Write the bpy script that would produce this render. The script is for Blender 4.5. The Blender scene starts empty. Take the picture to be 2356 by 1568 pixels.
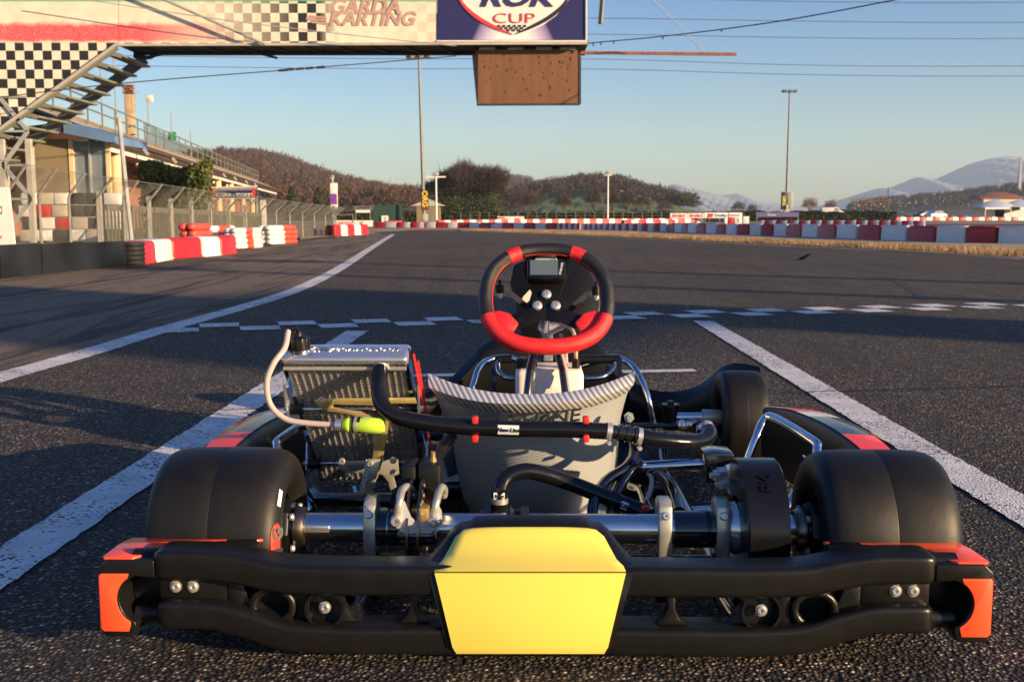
import bpy, bmesh, math, random
import numpy as np
from mathutils import Vector, Matrix
R = math.radians
SC = bpy.context.scene
COL = SC.collection

# ---------------------------------------------------------------- camera
CAM_H = 0.665
PITCH = R(6.835)
cam_d = bpy.data.cameras.new('camera')
cam = bpy.data.objects.new('camera', cam_d)
COL.objects.link(cam)
cam.location = (0, 0, CAM_H)
cam.rotation_euler = (R(90) - PITCH, 0, 0)
cam_d.sensor_width = 36
cam_d.lens = 36.74
cam_d.clip_start = 0.05
cam_d.clip_end = 30000
cam_d.dof.use_dof = True
cam_d.dof.focus_distance = 1.75
cam_d.dof.aperture_fstop = 16
SC.camera = cam

# ---------------------------------------------------------------- sky, sun, exposure
SUN_EL, SUN_AZ = 12.5, 31.0          # azimuth: degrees behind the right-hand direction (+X)
wd = bpy.data.worlds.new('World')
SC.world = wd
wd.use_nodes = True
wn = wd.node_tree
bg = wn.nodes['Background']
sky = wn.nodes.new('ShaderNodeTexSky')
sky.sky_type = 'NISHITA'
sky.sun_disc = False
sky.sun_elevation = R(SUN_EL)
sdir = Vector((math.cos(R(SUN_AZ)) * math.cos(R(SUN_EL)), -math.sin(R(SUN_AZ)) * math.cos(R(SUN_EL)), math.sin(R(SUN_EL))))
sky.sun_rotation = math.atan2(sdir.x, sdir.y)
sky.air_density = 1.0
sky.dust_density = 0.7
sky.ozone_density = 2.5
hs_ = wn.nodes.new('ShaderNodeHueSaturation'); hs_.inputs['Saturation'].default_value = 1.38; hs_.inputs['Hue'].default_value = 0.518
wn.links.new(sky.outputs[0], hs_.inputs['Color']); wn.links.new(hs_.outputs[0], bg.inputs['Color'])
bg.inputs['Strength'].default_value = 0.075
sun_d = bpy.data.lights.new('sun', 'SUN')
sun_d.energy = 5.0
sun_d.angle = R(0.53)
sun_d.color = (1.0, 0.70, 0.41)
sun = bpy.data.objects.new('sun', sun_d)
COL.objects.link(sun)
sun.rotation_euler = sdir.to_track_quat('Z', 'Y').to_euler()
SC.view_settings.view_transform = 'Standard'
SC.view_settings.look = 'None'
SC.view_settings.exposure = 1.3
SC.view_settings.gamma = 1
SC.cycles.max_bounces = 6
SC.cycles.transparent_max_bounces = 8
SC.cycles.volume_bounces = 0
random.seed(7)
rng = np.random.default_rng(7)

# ---------------------------------------------------------------- photo survey: image position (on a 2356 px wide view) -> place in the world
FPX = 2404.3
def ray(x, y):
    a = (x - 1178) / FPX
    b = -(y - 784) / FPX
    return Vector((a, math.cos(PITCH) + b * math.sin(PITCH), -math.sin(PITCH) + b * math.cos(PITCH)))
def W(x, y, Y):
    d = ray(x, y)
    return Vector((0, 0, CAM_H)) + d * (Y / d.y)
def G(x, y, z=0.0):
    d = ray(x, y)
    return Vector((0, 0, CAM_H)) + d * ((z - CAM_H) / d.z)
KART = Matrix.Translation((0.062, 1.72, 0)) @ Matrix.Rotation(R(-1.0), 4, 'Z')
KINV = KART.inverted()
def K(x, y, yl):
    o = KINV @ Vector((0, 0, CAM_H))
    d = KINV.to_3x3() @ ray(x, y)
    return o + d * ((yl - o.y) / d.y)

# ---------------------------------------------------------------- mesh helpers
class MB:
    def __init__(s):
        s.v, s.f = [], []
    def add(s, vs, fs):
        o = len(s.v)
        s.v += [tuple(v) for v in vs]
        s.f += [tuple(o + i for i in f) for f in fs]
        return s
    def box(s, c, size, m=None):
        c = Vector(c)
        vs = []
        for dx in (-.5, .5):
            for dy in (-.5, .5):
                for dz in (-.5, .5):
                    p = Vector((dx * size[0], dy * size[1], dz * size[2]))
                    vs.append(c + (m @ p if m else p))
        return s.add(vs, [(0, 1, 3, 2), (4, 6, 7, 5), (0, 4, 5, 1), (2, 3, 7, 6), (0, 2, 6, 4), (1, 5, 7, 3)])
    def bar(s, a, b, w, h, up=(0, 0, 1)):
        a, b = Vector(a), Vector(b)
        t = (b - a).normalized()
        u = Vector(up)
        x = t.cross(u)
        if x.length < 1e-4:
            x = t.cross(Vector((1, 0, 0)))
        x.normalize()
        u = x.cross(t).normalized()
        vs = []
        for p in (a, b):
            for i, j in ((-1, -1), (1, -1), (1, 1), (-1, 1)):
                vs.append(p + x * (i * w / 2) + u * (j * h / 2))
        return s.add(vs, [(3, 2, 1, 0), (4, 5, 6, 7), (0, 1, 5, 4), (1, 2, 6, 5), (2, 3, 7, 6), (3, 0, 4, 7)])
    def sweep(s, path, sect, up=(0, 0, 1), closed=False, caps=True):
        """sect: list of (u, v) or one list per path point"""
        path = [Vector(p) for p in path]
        n = len(path)
        per = isinstance(sect[0][0], (tuple, list))
        k = len(sect[0]) if per else len(sect)
        upv = Vector(up)
        vs = []
        prev = None
        for i, p in enumerate(path):
            a = path[(i - 1) % n] if (i > 0 or closed) else p
            b = path[(i + 1) % n] if (i < n - 1 or closed) else p
            t = (b - a).normalized()
            if prev is None:
                x = t.cross(upv)
                if x.length < 1e-3:
                    x = t.cross(Vector((1, 0, 0)))
                x.normalize()
            else:
                x = (prev - t * prev.dot(t)).normalized()
            prev = x
            u = x.cross(t)
            for (c, d) in (sect[i] if per else sect):
                vs.append(p + x * c + u * d)
        fs = []
        m = n if closed else n - 1
        for i in range(m):
            for j in range(k):
                a = i * k + j; b = i * k + (j + 1) % k
                c = ((i + 1) % n) * k + (j + 1) % k; d = ((i + 1) % n) * k + j
                fs.append((a, b, c, d))
        if caps and not closed:
            fs.append(tuple(range(k - 1, -1, -1)))
            fs.append(tuple((n - 1) * k + j for j in range(k)))
        return s.add(vs, fs)
    def tube(s, path, r, n=10, closed=False, caps=True, up=(0, 0, 1)):
        if isinstance(r, (int, float)):
            sec = [(r * math.cos(2 * math.pi * j / n), r * math.sin(2 * math.pi * j / n)) for j in range(n)]
        else:
            sec = [[(q * math.cos(2 * math.pi * j / n), q * math.sin(2 * math.pi * j / n)) for j in range(n)] for q in r]
        return s.sweep(path, sec, up, closed, caps)
    def lathe(s, prof, o=(0, 0, 0), ax=(1, 0, 0), n=32, a0=0.0, a1=2 * math.pi, closed_prof=False):
        """prof: list of (distance along axis, radius)"""
        o = Vector(o); ax = Vector(ax).normalized()
        e = ax.orthogonal().normalized(); g = ax.cross(e)
        full = abs(a1 - a0 - 2 * math.pi) < 1e-6
        m = n if full else n + 1
        vs = []
        for i in range(m):
            an = a0 + (a1 - a0) * i / n
            d = e * math.cos(an) + g * math.sin(an)
            for (h, r) in prof:
                vs.append(o + ax * h + d * r)
        k = len(prof)
        fs = []
        for i in range(n):
            i2 = (i + 1) % m
            for j in range(k if closed_prof else k - 1):
                j2 = (j + 1) % k
                fs.append((i * k + j, i * k + j2, i2 * k + j2, i2 * k + j))
        return s.add(vs, fs)
    def prism(s, pts, off):
        """pts: planar outline (3-D), off: extrusion vector"""
        off = Vector(off); n = len(pts)
        vs = [Vector(p) for p in pts] + [Vector(p) + off for p in pts]
        fs = [tuple(range(n)), tuple(range(2 * n - 1, n - 1, -1))]
        for i in range(n):
            j = (i + 1) % n
            fs.append((i, n + i, n + j, j))
        return s.add(vs, fs)
    def grid(s, rows, thick=None):
        """rows: list of equal-length rows of points; thick: offset vector for a closed slab"""
        h, w = len(rows), len(rows[0])
        vs = [Vector(p) for r in rows for p in r]
        fs = [(i * w + j, i * w + j + 1, (i + 1) * w + j + 1, (i + 1) * w + j) for i in range(h - 1) for j in range(w - 1)]
        if thick is not None:
            t = Vector(thick); o = h * w
            vs += [v + t for v in vs]
            fs += [tuple(o + q for q in reversed(f)) for f in fs[:]]
            ring = [j for j in range(w)] + [i * w + w - 1 for i in range(1, h)] + [(h - 1) * w + j for j in range(w - 2, -1, -1)] + [i * w for i in range(h - 2, 0, -1)]
            for q in range(len(ring)):
                a, b = ring[q], ring[(q + 1) % len(ring)]
                fs.append((b, a, o + a, o + b))
        return s.add(vs, fs)
    def build(s, name, mat, parent=None, bevel=0, seg=2, angle=38, mtx=None, flat=False):
        me = bpy.data.meshes.new(name)
        me.from_pydata(s.v, [], s.f)
        bm = bmesh.new(); bm.from_mesh(me)
        if mtx is not None:
            bmesh.ops.transform(bm, matrix=mtx, verts=bm.verts)
        bmesh.ops.recalc_face_normals(bm, faces=bm.faces)
        if bevel:
            bmesh.ops.remove_doubles(bm, verts=bm.verts, dist=1e-5)
            es = [e for e in bm.edges if len(e.link_faces) == 2 and e.calc_face_angle(0) > R(28)]
            if es:
                bmesh.ops.bevel(bm, geom=es, offset=bevel, segments=seg, affect='EDGES', profile=0.5, clamp_overlap=True)
        bm.to_mesh(me); bm.free()
        if not flat:
            me.polygons.foreach_set('use_smooth', [True] * len(me.polygons))
            me.set_sharp_from_angle(angle=R(angle))
        me.materials.append(mat)
        o = bpy.data.objects.new(name, me)
        COL.objects.link(o)
        if parent:
            o.parent = parent
        return o
def spline(pts, n=8, closed=False):
    """Catmull-Rom through the points"""
    P = [Vector(p) for p in pts]
    out = []
    m = len(P)
    for i in range(m if closed else m - 1):
        p0 = P[(i - 1) % m] if (closed or i > 0) else P[0] * 2 - P[1]
        p1 = P[i]; p2 = P[(i + 1) % m]
        p3 = P[(i + 2) % m] if (closed or i + 2 < m) else P[-1] * 2 - P[-2]
        for q in range(n):
            t = q / n
            out.append(0.5 * ((2 * p1) + (p2 - p0) * t + (2 * p0 - 5 * p1 + 4 * p2 - p3) * t * t + (3 * p1 - p0 - 3 * p2 + p3) * t ** 3))
    if not closed:
        out.append(P[-1])
    return out
def rrect(w, h, r, n=4):
    pts = []
    for cx, cy, a in ((w / 2 - r, h / 2 - r, 0), (-w / 2 + r, h / 2 - r, 90), (-w / 2 + r, -h / 2 + r, 180), (w / 2 - r, -h / 2 + r, 270)):
        for i in range(n + 1):
            t = R(a + 90 * i / n)
            pts.append((cx + r * math.cos(t), cy + r * math.sin(t)))
    return pts
def thing(name, label, cat, loc=(0, 0, 0), rotz=0, group=None):
    o = bpy.data.objects.new(name, None)
    COL.objects.link(o)
    o.empty_display_size = 0.2
    o.location = loc
    o.rotation_euler = (0, 0, rotz)
    return tag(o, label, cat, group)
def tag(o, label=None, cat=None, group=None, kind=None):
    if label: o['label'] = label
    if cat: o['category'] = cat
    if group: o['group'] = group
    if kind: o['kind'] = kind
    return o
def copy_tree(o, parent=None):
    c = o.copy(); COL.objects.link(c); c.parent = parent
    for ch in list(o.children):
        copy_tree(ch, c)
    return c
def text(name, body, size, mat, mtx, parent=None, extrude=0.001, shear=0.0, bold=0.0, sx=1.0, align='CENTER'):
    cu = bpy.data.curves.new(name, 'FONT')
    cu.body = body; cu.size = size; cu.extrude = extrude; cu.shear = shear; cu.offset = bold
    cu.align_x = align; cu.align_y = 'CENTER'; cu.resolution_u = 3
    ob = bpy.data.objects.new('text_source', cu); COL.objects.link(ob)
    bpy.context.view_layer.update()
    me = bpy.data.meshes.new_from_object(ob.evaluated_get(bpy.context.evaluated_depsgraph_get()))
    bpy.data.objects.remove(ob); bpy.data.curves.remove(cu)
    me.transform(mtx @ Matrix.Diagonal((sx, 1, 1, 1)))
    me.materials.clear(); me.materials.append(mat)
    me.name = name
    o = bpy.data.objects.new(name, me); COL.objects.link(o)
    if parent: o.parent = parent
    return o
def frame(o, x, y):
    """matrix with the given origin, x axis and (roughly) y axis"""
    x = Vector(x).normalized(); z = x.cross(Vector(y)).normalized(); y = z.cross(x)
    m = Matrix((x, y, z)).transposed().to_4x4()
    m.translation = Vector(o)
    return m

# ---------------------------------------------------------------- materials
def nt(name):
    m = bpy.data.materials.new(name); m.use_nodes = True
    t = m.node_tree
    return m, t, t.nodes['Principled BSDF']
def node(t, kind, **kw):
    n = t.nodes.new(kind)
    for k, v in kw.items():
        if k.startswith('i_'):
            n.inputs[k[2:].replace('_', ' ')].default_value = v
        else:
            setattr(n, k, v)
    return n
def ramp(t, fac, stops, interp='LINEAR'):
    r = t.nodes.new('ShaderNodeValToRGB')
    r.color_ramp.interpolation = interp
    el = r.color_ramp.elements
    while len(el) < len(stops): el.new(0.5)
    for e, (p, c) in zip(el, stops):
        e.position = p; e.color = c if len(c) == 4 else (*c, 1)
    t.links.new(fac, r.inputs[0])
    return r.outputs[0]
def math_n(t, op, a, b=None, clamp=False):
    n = t.nodes.new('ShaderNodeMath'); n.operation = op; n.use_clamp = clamp
    for i, v in enumerate((a, b)):
        if v is None: continue
        if isinstance(v, (int, float)): n.inputs[i].default_value = v
        else: t.links.new(v, n.inputs[i])
    return n.outputs[0]
def mixc(t, fac, a, b):
    n = t.nodes.new('ShaderNodeMix'); n.data_type = 'RGBA'
    for i, v in ((0, fac), (6, a), (7, b)):
        if isinstance(v, (int, float)): n.inputs[i].default_value = v
        elif isinstance(v, (tuple, list)): n.inputs[i].default_value = (*v, 1) if len(v) == 3 else v
        else: t.links.new(v, n.inputs[i])
    return n.outputs[2]
def pm(name, col, rough=0.5, metal=0.0, var=0.15, scale=12.0, bump=0.0, bscale=80.0, coat=0.0, dirt=0.0, spec=0.5, stretch=None):
    """general procedural material: colour and gloss vary with noise, fine bump, optional dirt"""
    m, t, b = nt(name)
    tc = t.nodes.new('ShaderNodeTexCoord')
    co = tc.outputs['Object']
    if stretch:
        mp = node(t, 'ShaderNodeMapping'); mp.inputs['Scale'].default_value = stretch
        t.links.new(co, mp.inputs[0]); co = mp.outputs[0]
    n1 = node(t, 'ShaderNodeTexNoise', i_Scale=scale, i_Detail=5.0)
    t.links.new(co, n1.inputs['Vector'])
    lo = tuple(max(0, c * (1 - var)) for c in col); hi = tuple(min(1, c * (1 + var)) for c in col)
    c = ramp(t, n1.outputs[0], [(0.3, lo), (0.7, hi)])
    if dirt:
        n3 = node(t, 'ShaderNodeTexNoise', i_Scale=scale * 0.6, i_Detail=8.0, i_Roughness=0.7)
        t.links.new(co, n3.inputs['Vector'])
        d = ramp(t, n3.outputs[0], [(0.52, (0, 0, 0)), (0.72, (1, 1, 1))])
        c = mixc(t, math_n(t, 'MULTIPLY', d, dirt), c, (0.09, 0.075, 0.06))
    t.links.new(c, b.inputs['Base Color'])
    rr = math_n(t, 'ADD', math_n(t, 'MULTIPLY', math_n(t, 'SUBTRACT', n1.outputs[0], 0.5), 0.25 * max(rough, .1)), rough, True)
    t.links.new(rr, b.inputs['Roughness'])
    b.inputs['Metallic'].default_value = metal
    b.inputs['Specular IOR Level'].default_value = spec
    b.inputs['Coat Weight'].default_value = coat
    b.inputs['Coat Roughness'].default_value = 0.06
    if bump:
        n2 = node(t, 'ShaderNodeTexNoise', i_Scale=bscale, i_Detail=4.0)
        t.links.new(co, n2.inputs['Vector'])
        bp = node(t, 'ShaderNodeBump', i_Strength=bump, i_Distance=0.01)
        t.links.new(n2.outputs[0], bp.inputs['Height'])
        t.links.new(bp.outputs[0], b.inputs['Normal'])
    return m
def asphalt_mat(name, stone=(0.27, 0.225, 0.18), tar=(0.010, 0.010, 0.011), sc=130.0, strength=0.9, marks=0.0):
    m, t, b = nt(name)
    tc = t.nodes.new('ShaderNodeTexCoord'); co = tc.outputs['Object']
    v = node(t, 'ShaderNodeTexVoronoi', i_Scale=sc); v.feature = 'F1'
    t.links.new(co, v.inputs['Vector'])
    sep = t.nodes.new('ShaderNodeSeparateColor'); t.links.new(v.outputs['Color'], sep.inputs[0])
    st = ramp(t, sep.outputs[0], [(0.0, tar), (0.42, tuple(c * 0.30 for c in stone)), (0.75, tuple(c * 0.70 for c in stone)), (0.93, tuple(c * 1.3 for c in stone)), (1.0, tuple(min(.8, c * 3.0) for c in stone))])
    tint = ramp(t, sep.outputs[1], [(0.0, (1.0, .86, .72)), (0.6, (1, 1, 1)), (1.0, (.86, .95, 1.08))])
    mul = t.nodes.new('ShaderNodeMix'); mul.data_type = 'RGBA'; mul.blend_type = 'MULTIPLY'; mul.inputs[0].default_value = 1
    t.links.new(st, mul.inputs[6]); t.links.new(tint, mul.inputs[7])
    edge = ramp(t, v.outputs['Distance'], [(0.30, (1, 1, 1)), (0.62, (0, 0, 0))])
    c = mixc(t, edge, tar, mul.outputs[2])
    big = node(t, 'ShaderNodeTexNoise', i_Scale=0.35, i_Detail=6.0); t.links.new(co, big.inputs['Vector'])
    bigr = ramp(t, big.outputs[0], [(0.3, (.72, .72, .72)), (0.7, (1.15, 1.12, 1.08))])
    mul2 = t.nodes.new('ShaderNodeMix'); mul2.data_type = 'RGBA'; mul2.blend_type = 'MULTIPLY'; mul2.inputs[0].default_value = 1
    t.links.new(c, mul2.inputs[6]); t.links.new(bigr, mul2.inputs[7])
    c = mul2.outputs[2]
    if marks:
        mp = node(t, 'ShaderNodeMapping'); mp.inputs['Scale'].default_value = (1.6, 0.16, 1); mp.inputs['Rotation'].default_value = (0, 0, R(-20))
        t.links.new(co, mp.inputs[0])
        n = node(t, 'ShaderNodeTexNoise', i_Scale=1.5, i_Detail=7.0, i_Roughness=0.68, i_Distortion=1.2); t.links.new(mp.outputs[0], n.inputs['Vector'])
        mk = ramp(t, n.outputs[0], [(0.50, (0, 0, 0)), (0.60, (1, 1, 1))])
        c = mixc(t, math_n(t, 'MULTIPLY', mk, marks), c, (0.014, 0.013, 0.013))
    t.links.new(c, b.inputs['Base Color'])
    b.inputs['Roughness'].default_value = 0.82
    b.inputs['Specular IOR Level'].default_value = 0.35
    bp = node(t, 'ShaderNodeBump', i_Strength=strength, i_Distance=0.007)
    inv = math_n(t, 'SUBTRACT', 1.0, v.outputs['Distance'])
    hgt = math_n(t, 'ADD', inv, math_n(t, 'MULTIPLY', sep.outputs[2], 0.8))
    t.links.new(hgt, bp.inputs['Height']); t.links.new(bp.outputs[0], b.inputs['Normal'])
    return m
def paint_mat(name, col, wear=0.5, sc=150.0):
    m, t, b = nt(name)
    tc = t.nodes.new('ShaderNodeTexCoord'); co = tc.outputs['Object']
    v = node(t, 'ShaderNodeTexVoronoi', i_Scale=sc); t.links.new(co, v.inputs['Vector'])
    sep = t.nodes.new('ShaderNodeSeparateColor'); t.links.new(v.outputs['Color'], sep.inputs[0])
    n = node(t, 'ShaderNodeTexNoise', i_Scale=3.0, i_Detail=8.0, i_Roughness=0.7); t.links.new(co, n.inputs['Vector'])
    s = math_n(t, 'ADD', sep.outputs[0], math_n(t, 'MULTIPLY', math_n(t, 'SUBTRACT', n.outputs[0], 0.5), 1.6))
    k = ramp(t, s, [(0.02 + wear * 0.12, (0, 0, 0)), (0.10 + wear * 0.2, (1, 1, 1))])
    n2 = node(t, 'ShaderNodeTexNoise', i_Scale=9.0, i_Detail=6.0); t.links.new(co, n2.inputs['Vector'])
    pc = ramp(t, n2.outputs[0], [(0.3, tuple(c * 0.72 for c in col)), (0.7, col)])
    c = mixc(t, k, (0.03, 0.028, 0.027), pc)
    t.links.new(c, b.inputs['Base Color']); b.inputs['Roughness'].default_value = 0.75
    bp = node(t, 'ShaderNodeBump', i_Strength=0.6, i_Distance=0.003)
    t.links.new(math_n(t, 'SUBTRACT', 1.0, v.outputs['Distance']), bp.inputs['Height']); t.links.new(bp.outputs[0], b.inputs['Normal'])
    return m
X = {}
X['asphalt'] = asphalt_mat('asphalt', marks=0.42)
X['pit'] = asphalt_mat('pit_lane_concrete', stone=(0.36, 0.28, 0.20), tar=(0.12, 0.095, 0.07), sc=210, strength=0.4, marks=0.85)
X['line'] = paint_mat('white_road_paint', (0.74, 0.74, 0.73), 0.35)
X['kerbred'] = paint_mat('red_road_paint', (0.45, 0.06, 0.05), 0.5)
def ground_mat():
    m, t, b = nt('dry_ground')
    tc = t.nodes.new('ShaderNodeTexCoord'); co = tc.outputs['Object']
    n = node(t, 'ShaderNodeTexNoise', i_Scale=0.05, i_Detail=9.0, i_Roughness=0.65); t.links.new(co, n.inputs['Vector'])
    n2 = node(t, 'ShaderNodeTexNoise', i_Scale=6.0, i_Detail=8.0, i_Roughness=0.7); t.links.new(co, n2.inputs['Vector'])
    a = ramp(t, n.outputs[0], [(0.35, (0.10, 0.095, 0.035)), (0.5, (0.20, 0.155, 0.085)), (0.65, (0.28, 0.21, 0.125))])
    f = ramp(t, n2.outputs[0], [(0.3, (.65, .65, .65)), (0.7, (1.2, 1.2, 1.2))])
    mul = t.nodes.new('ShaderNodeMix'); mul.data_type = 'RGBA'; mul.blend_type = 'MULTIPLY'; mul.inputs[0].default_value = 1
    t.links.new(a, mul.inputs[6]); t.links.new(f, mul.inputs[7]); t.links.new(mul.outputs[2], b.inputs['Base Color'])
    b.inputs['Roughness'].default_value = 0.95
    bp = node(t, 'ShaderNodeBump', i_Strength=0.5, i_Distance=0.03); t.links.new(n2.outputs[0], bp.inputs['Height']); t.links.new(bp.outputs[0], b.inputs['Normal'])
    return m
X['ground'] = ground_mat()
X['verge'] = pm('sandy_verge', (0.34, 0.25, 0.15), 0.95, var=0.35, scale=5, bump=0.5, bscale=30)
def grass_mat(name, a, b_, c_):
    m, t, b = nt(name)
    tc = t.nodes.new('ShaderNodeTexCoord'); co = tc.outputs['Object']
    n = node(t, 'ShaderNodeTexNoise', i_Scale=0.9, i_Detail=6.0); t.links.new(co, n.inputs['Vector'])
    n2 = node(t, 'ShaderNodeTexNoise', i_Scale=40.0, i_Detail=2.0); t.links.new(co, n2.inputs['Vector'])
    s = math_n(t, 'ADD', n.outputs[0], math_n(t, 'MULTIPLY', math_n(t, 'SUBTRACT', n2.outputs[0], 0.5), 0.5))
    t.links.new(ramp(t, s, [(0.33, a), (0.42, b_), (0.68, c_)]), b.inputs['Base Color'])
    b.inputs['Roughness'].default_value = 0.9
    return m
X['grass'] = grass_mat('dry_grass', (0.08, 0.10, 0.03), (0.28, 0.175, 0.085), (0.40, 0.26, 0.13))
X['meadow'] = pm('green_meadow', (0.085, 0.12, 0.03), 0.95, var=0.35, scale=0.05)
X['red'] = pm('red_plastic', (0.42, 0.014, 0.016), 0.42, var=0.14, scale=3, dirt=0.15)
X['white'] = pm('white_plastic', (0.70, 0.68, 0.64), 0.45, var=0.08, scale=3, dirt=0.35)
X['orangered'] = pm('faded_red_plastic', (0.55, 0.075, 0.05), 0.5, var=0.15, scale=6, dirt=0.2)
X['blackrub'] = pm('black_tyre_rubber', (0.014, 0.014, 0.014), 0.6, var=0.4, scale=10, bump=0.2)
X['blackwall'] = pm('black_conveyor_rubber', (0.012, 0.014, 0.018), 0.28, var=0.5, scale=1.5, bump=0.15, bscale=3)
X['galv'] = pm('galvanised_steel', (0.24, 0.235, 0.21), 0.5, metal=0.4, var=0.2, scale=8)
X['wire'] = pm('fence_wire', (0.20, 0.20, 0.17), 0.5, metal=0.4)
X['steelgrey'] = pm('painted_grey_steel', (0.30, 0.31, 0.31), 0.5, var=0.12, scale=4, dirt=0.3)
X['steellight'] = pm('painted_light_steel', (0.40, 0.385, 0.34), 0.5, var=0.1, scale=4, dirt=0.3)
X['steeldark'] = pm('dark_underside_steel', (0.035, 0.032, 0.03), 0.6, var=0.3, scale=4)
X['green_steel'] = pm('sage_painted_steel', (0.17, 0.175, 0.13), 0.5, var=0.12, scale=5, dirt=0.25)
X['cream'] = pm('cream_render', (0.66, 0.50, 0.30), 0.85, var=0.1, scale=2, dirt=0.15)
X['pinkwall'] = pm('terracotta_render', (0.34, 0.155, 0.095), 0.85, var=0.12, scale=1.5, dirt=0.2)
X['beige'] = pm('beige_panel', (0.21, 0.165, 0.10), 0.7, var=0.1, scale=1.5, dirt=0.2)
X['brown'] = pm('brown_fascia', (0.085, 0.045, 0.032), 0.5, var=0.2, scale=3)
X['roofblue'] = pm('blue_metal_fascia', (0.10, 0.19, 0.36), 0.35, var=0.15, scale=2)
X['roofdark'] = pm('dark_roof_panel', (0.05, 0.065, 0.085), 0.3, var=0.3, scale=2)
X['whitepaint'] = pm('white_paint', (0.72, 0.70, 0.66), 0.5, var=0.06, scale=3, dirt=0.15)
X['rust'] = pm('rusty_steel', (0.24, 0.075, 0.035), 0.75, var=0.4, scale=10, bump=0.3)
X['board'] = pm('brown_plywood', (0.15, 0.068, 0.030), 0.7, var=0.18, scale=2.0, stretch=(3, 3, 0.4))
X['black'] = pm('black_plastic', (0.016, 0.016, 0.016), 0.5, var=0.2, scale=20)
X['glass'] = pm('window_glass', (0.16, 0.20, 0.24), 0.08, var=0.1, scale=1, spec=0.9)
X['chimney'] = pm('chimney_plaster', (0.42, 0.30, 0.18), 0.9, var=0.2, scale=4, dirt=0.4)
X['terracotta'] = pm('terracotta_cap', (0.22, 0.08, 0.045), 0.85, var=0.3, scale=10)
X['navy'] = pm('navy_print', (0.02, 0.022, 0.11), 0.5, var=0.15, scale=3)
X['signred'] = pm('red_print', (0.62, 0.04, 0.045), 0.5, var=0.08)
X['inkblack'] = pm('black_print', (0.015, 0.015, 0.02), 0.5)
X['greyprint'] = pm('faded_rose_print', (0.42, 0.28, 0.24), 0.6, var=0.1)
X['yellowprint'] = pm('yellow_print', (0.80, 0.55, 0.04), 0.5)
X['concrete'] = pm('concrete', (0.42, 0.38, 0.31), 0.9, var=0.15, scale=3, dirt=0.4)
# ================================================================ the setting: ground, track, markings
def sheet(name, pts, z, mat, kind='structure'):
    o = MB().add([(p[0], p[1], z) for p in pts], [tuple(range(len(pts)))]).build(name, mat, flat=True)
    return tag(o, kind=kind)
sheet('ground', [(-4400, -1900), (4400, -1900), (4400, 4900), (-4400, 4900)], -0.02, X['ground'])
edgeR = [G(1060, 531), G(1323, 541), G(1719, 561), G(2060, 577), G(2356, 595)]
tr = [(-40, -40), (60, -40), (40, 2), (13, 13.6)] + [p for p in reversed(edgeR)] + [G(960, 529), G(850, 534), G(760, 545), G(640, 560), G(560, 575), G(330, 606), G(0, 641), (-9, 6), (-40, 2)]
sheet('road', tr, 0.0, X['asphalt'])
# smoother pit lane surface to the left of the curved white line
curve = [(-420, 985), (-200, 930), (0, 868), (200, 812), (380, 757), (540, 712), (660, 675), (740, 640), (800, 606), (850, 573), (890, 548), (905, 539)]
cpts = spline([G(*p) for p in curve], 6)
pit = [p for p in cpts] + [G(850, 536), G(760, 546), G(640, 561), G(560, 576), G(330, 607), G(0, 642), (-8, 6), (-9, 2.5)]
sheet('pit_lane', pit, 0.0015, X['pit'])
def strip(name, path, w, z, mat, jitter=0.0035, sub=0.03):
    path = [Vector((p[0], p[1], 0)) for p in path]
    pts = []
    for a, b in zip(path[:-1], path[1:]):
        n = max(1, int((b - a).length / sub))
        pts += [a.lerp(b, i / n) for i in range(n)]
    pts.append(path[-1])
    rows = []
    for i, p in enumerate(pts):
        t = (pts[min(i + 1, len(pts) - 1)] - pts[max(i - 1, 0)]).normalized()
        s = Vector((-t.y, t.x, 0))
        rows.append([p + s * (w / 2 + random.uniform(-jitter, jitter)) + Vector((0, 0, z)), p - s * (w / 2 + random.uniform(-jitter, jitter)) + Vector((0, 0, z))])
    return tag(MB().grid(rows).build(name, mat, flat=True), kind='structure')
strip('road_marking', cpts, 0.155, 0.003, X['line'])
strip('road_marking', [G(-420, 1588), G(0, 1308), G(300, 1108), G(822, 762)], 0.125, 0.0036, X['line'])
strip('road_marking', [G(2620, 1335), G(2356, 1177), G(1618, 739)], 0.125, 0.0036, X['line'])
strip('road_marking', [G(930, 866), G(1600, 853)], 0.075, 0.0042, X['line'])
strip('road_marking', [Vector((p[0], p[1], 0)) + Vector((-.06, -.12, 0)) for p in edgeR], 0.14, 0.003, X['line'], sub=0.4)
strip('kerb', [G(930, 531.5), G(985, 533.2)], 0.9, 0.02, X['kerbred'], sub=0.4)
strip('kerb', [G(860, 534), G(935, 532)], 0.5, 0.024, X['line'], sub=0.4)
# chequered start line, two staggered rows of white squares
A, B = G(360, 767), G(2390, 708)
d = (B - A).normalized(); nrm = Vector((-d.y, d.x, 0)); q = 0.232
L = (B - A).length
fm = MB()
i = 0
while i * q < L:
    o = A + d * (i * q) + nrm * (0.0 if i % 2 == 0 else q)
    w = q - 0.004
    j = lambda: random.uniform(-.005, .005)
    fm.add([o + Vector((j(), j(), .0048)), o + d * w + Vector((j(), j(), .0048)), o + d * w + nrm * w + Vector((j(), j(), .0048)), o + nrm * w + Vector((j(), j(), .0048))], [(0, 1, 2, 3)])
    i += 1
tag(fm.build('start_line', X['line'], flat=True), kind='structure')
jm = pm('bitumen_joint', (0.012, 0.011, 0.01), 0.9)
strip('pavement_joint', [G(300, 951), G(640, 941), G(1000, 930)], 0.012, 0.0048, jm, 0.003, 0.03)
strip('pavement_joint', [G(1800, 905), G(2060, 897), G(2400, 887)], 0.012, 0.0048, jm, 0.003, 0.03)
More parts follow.
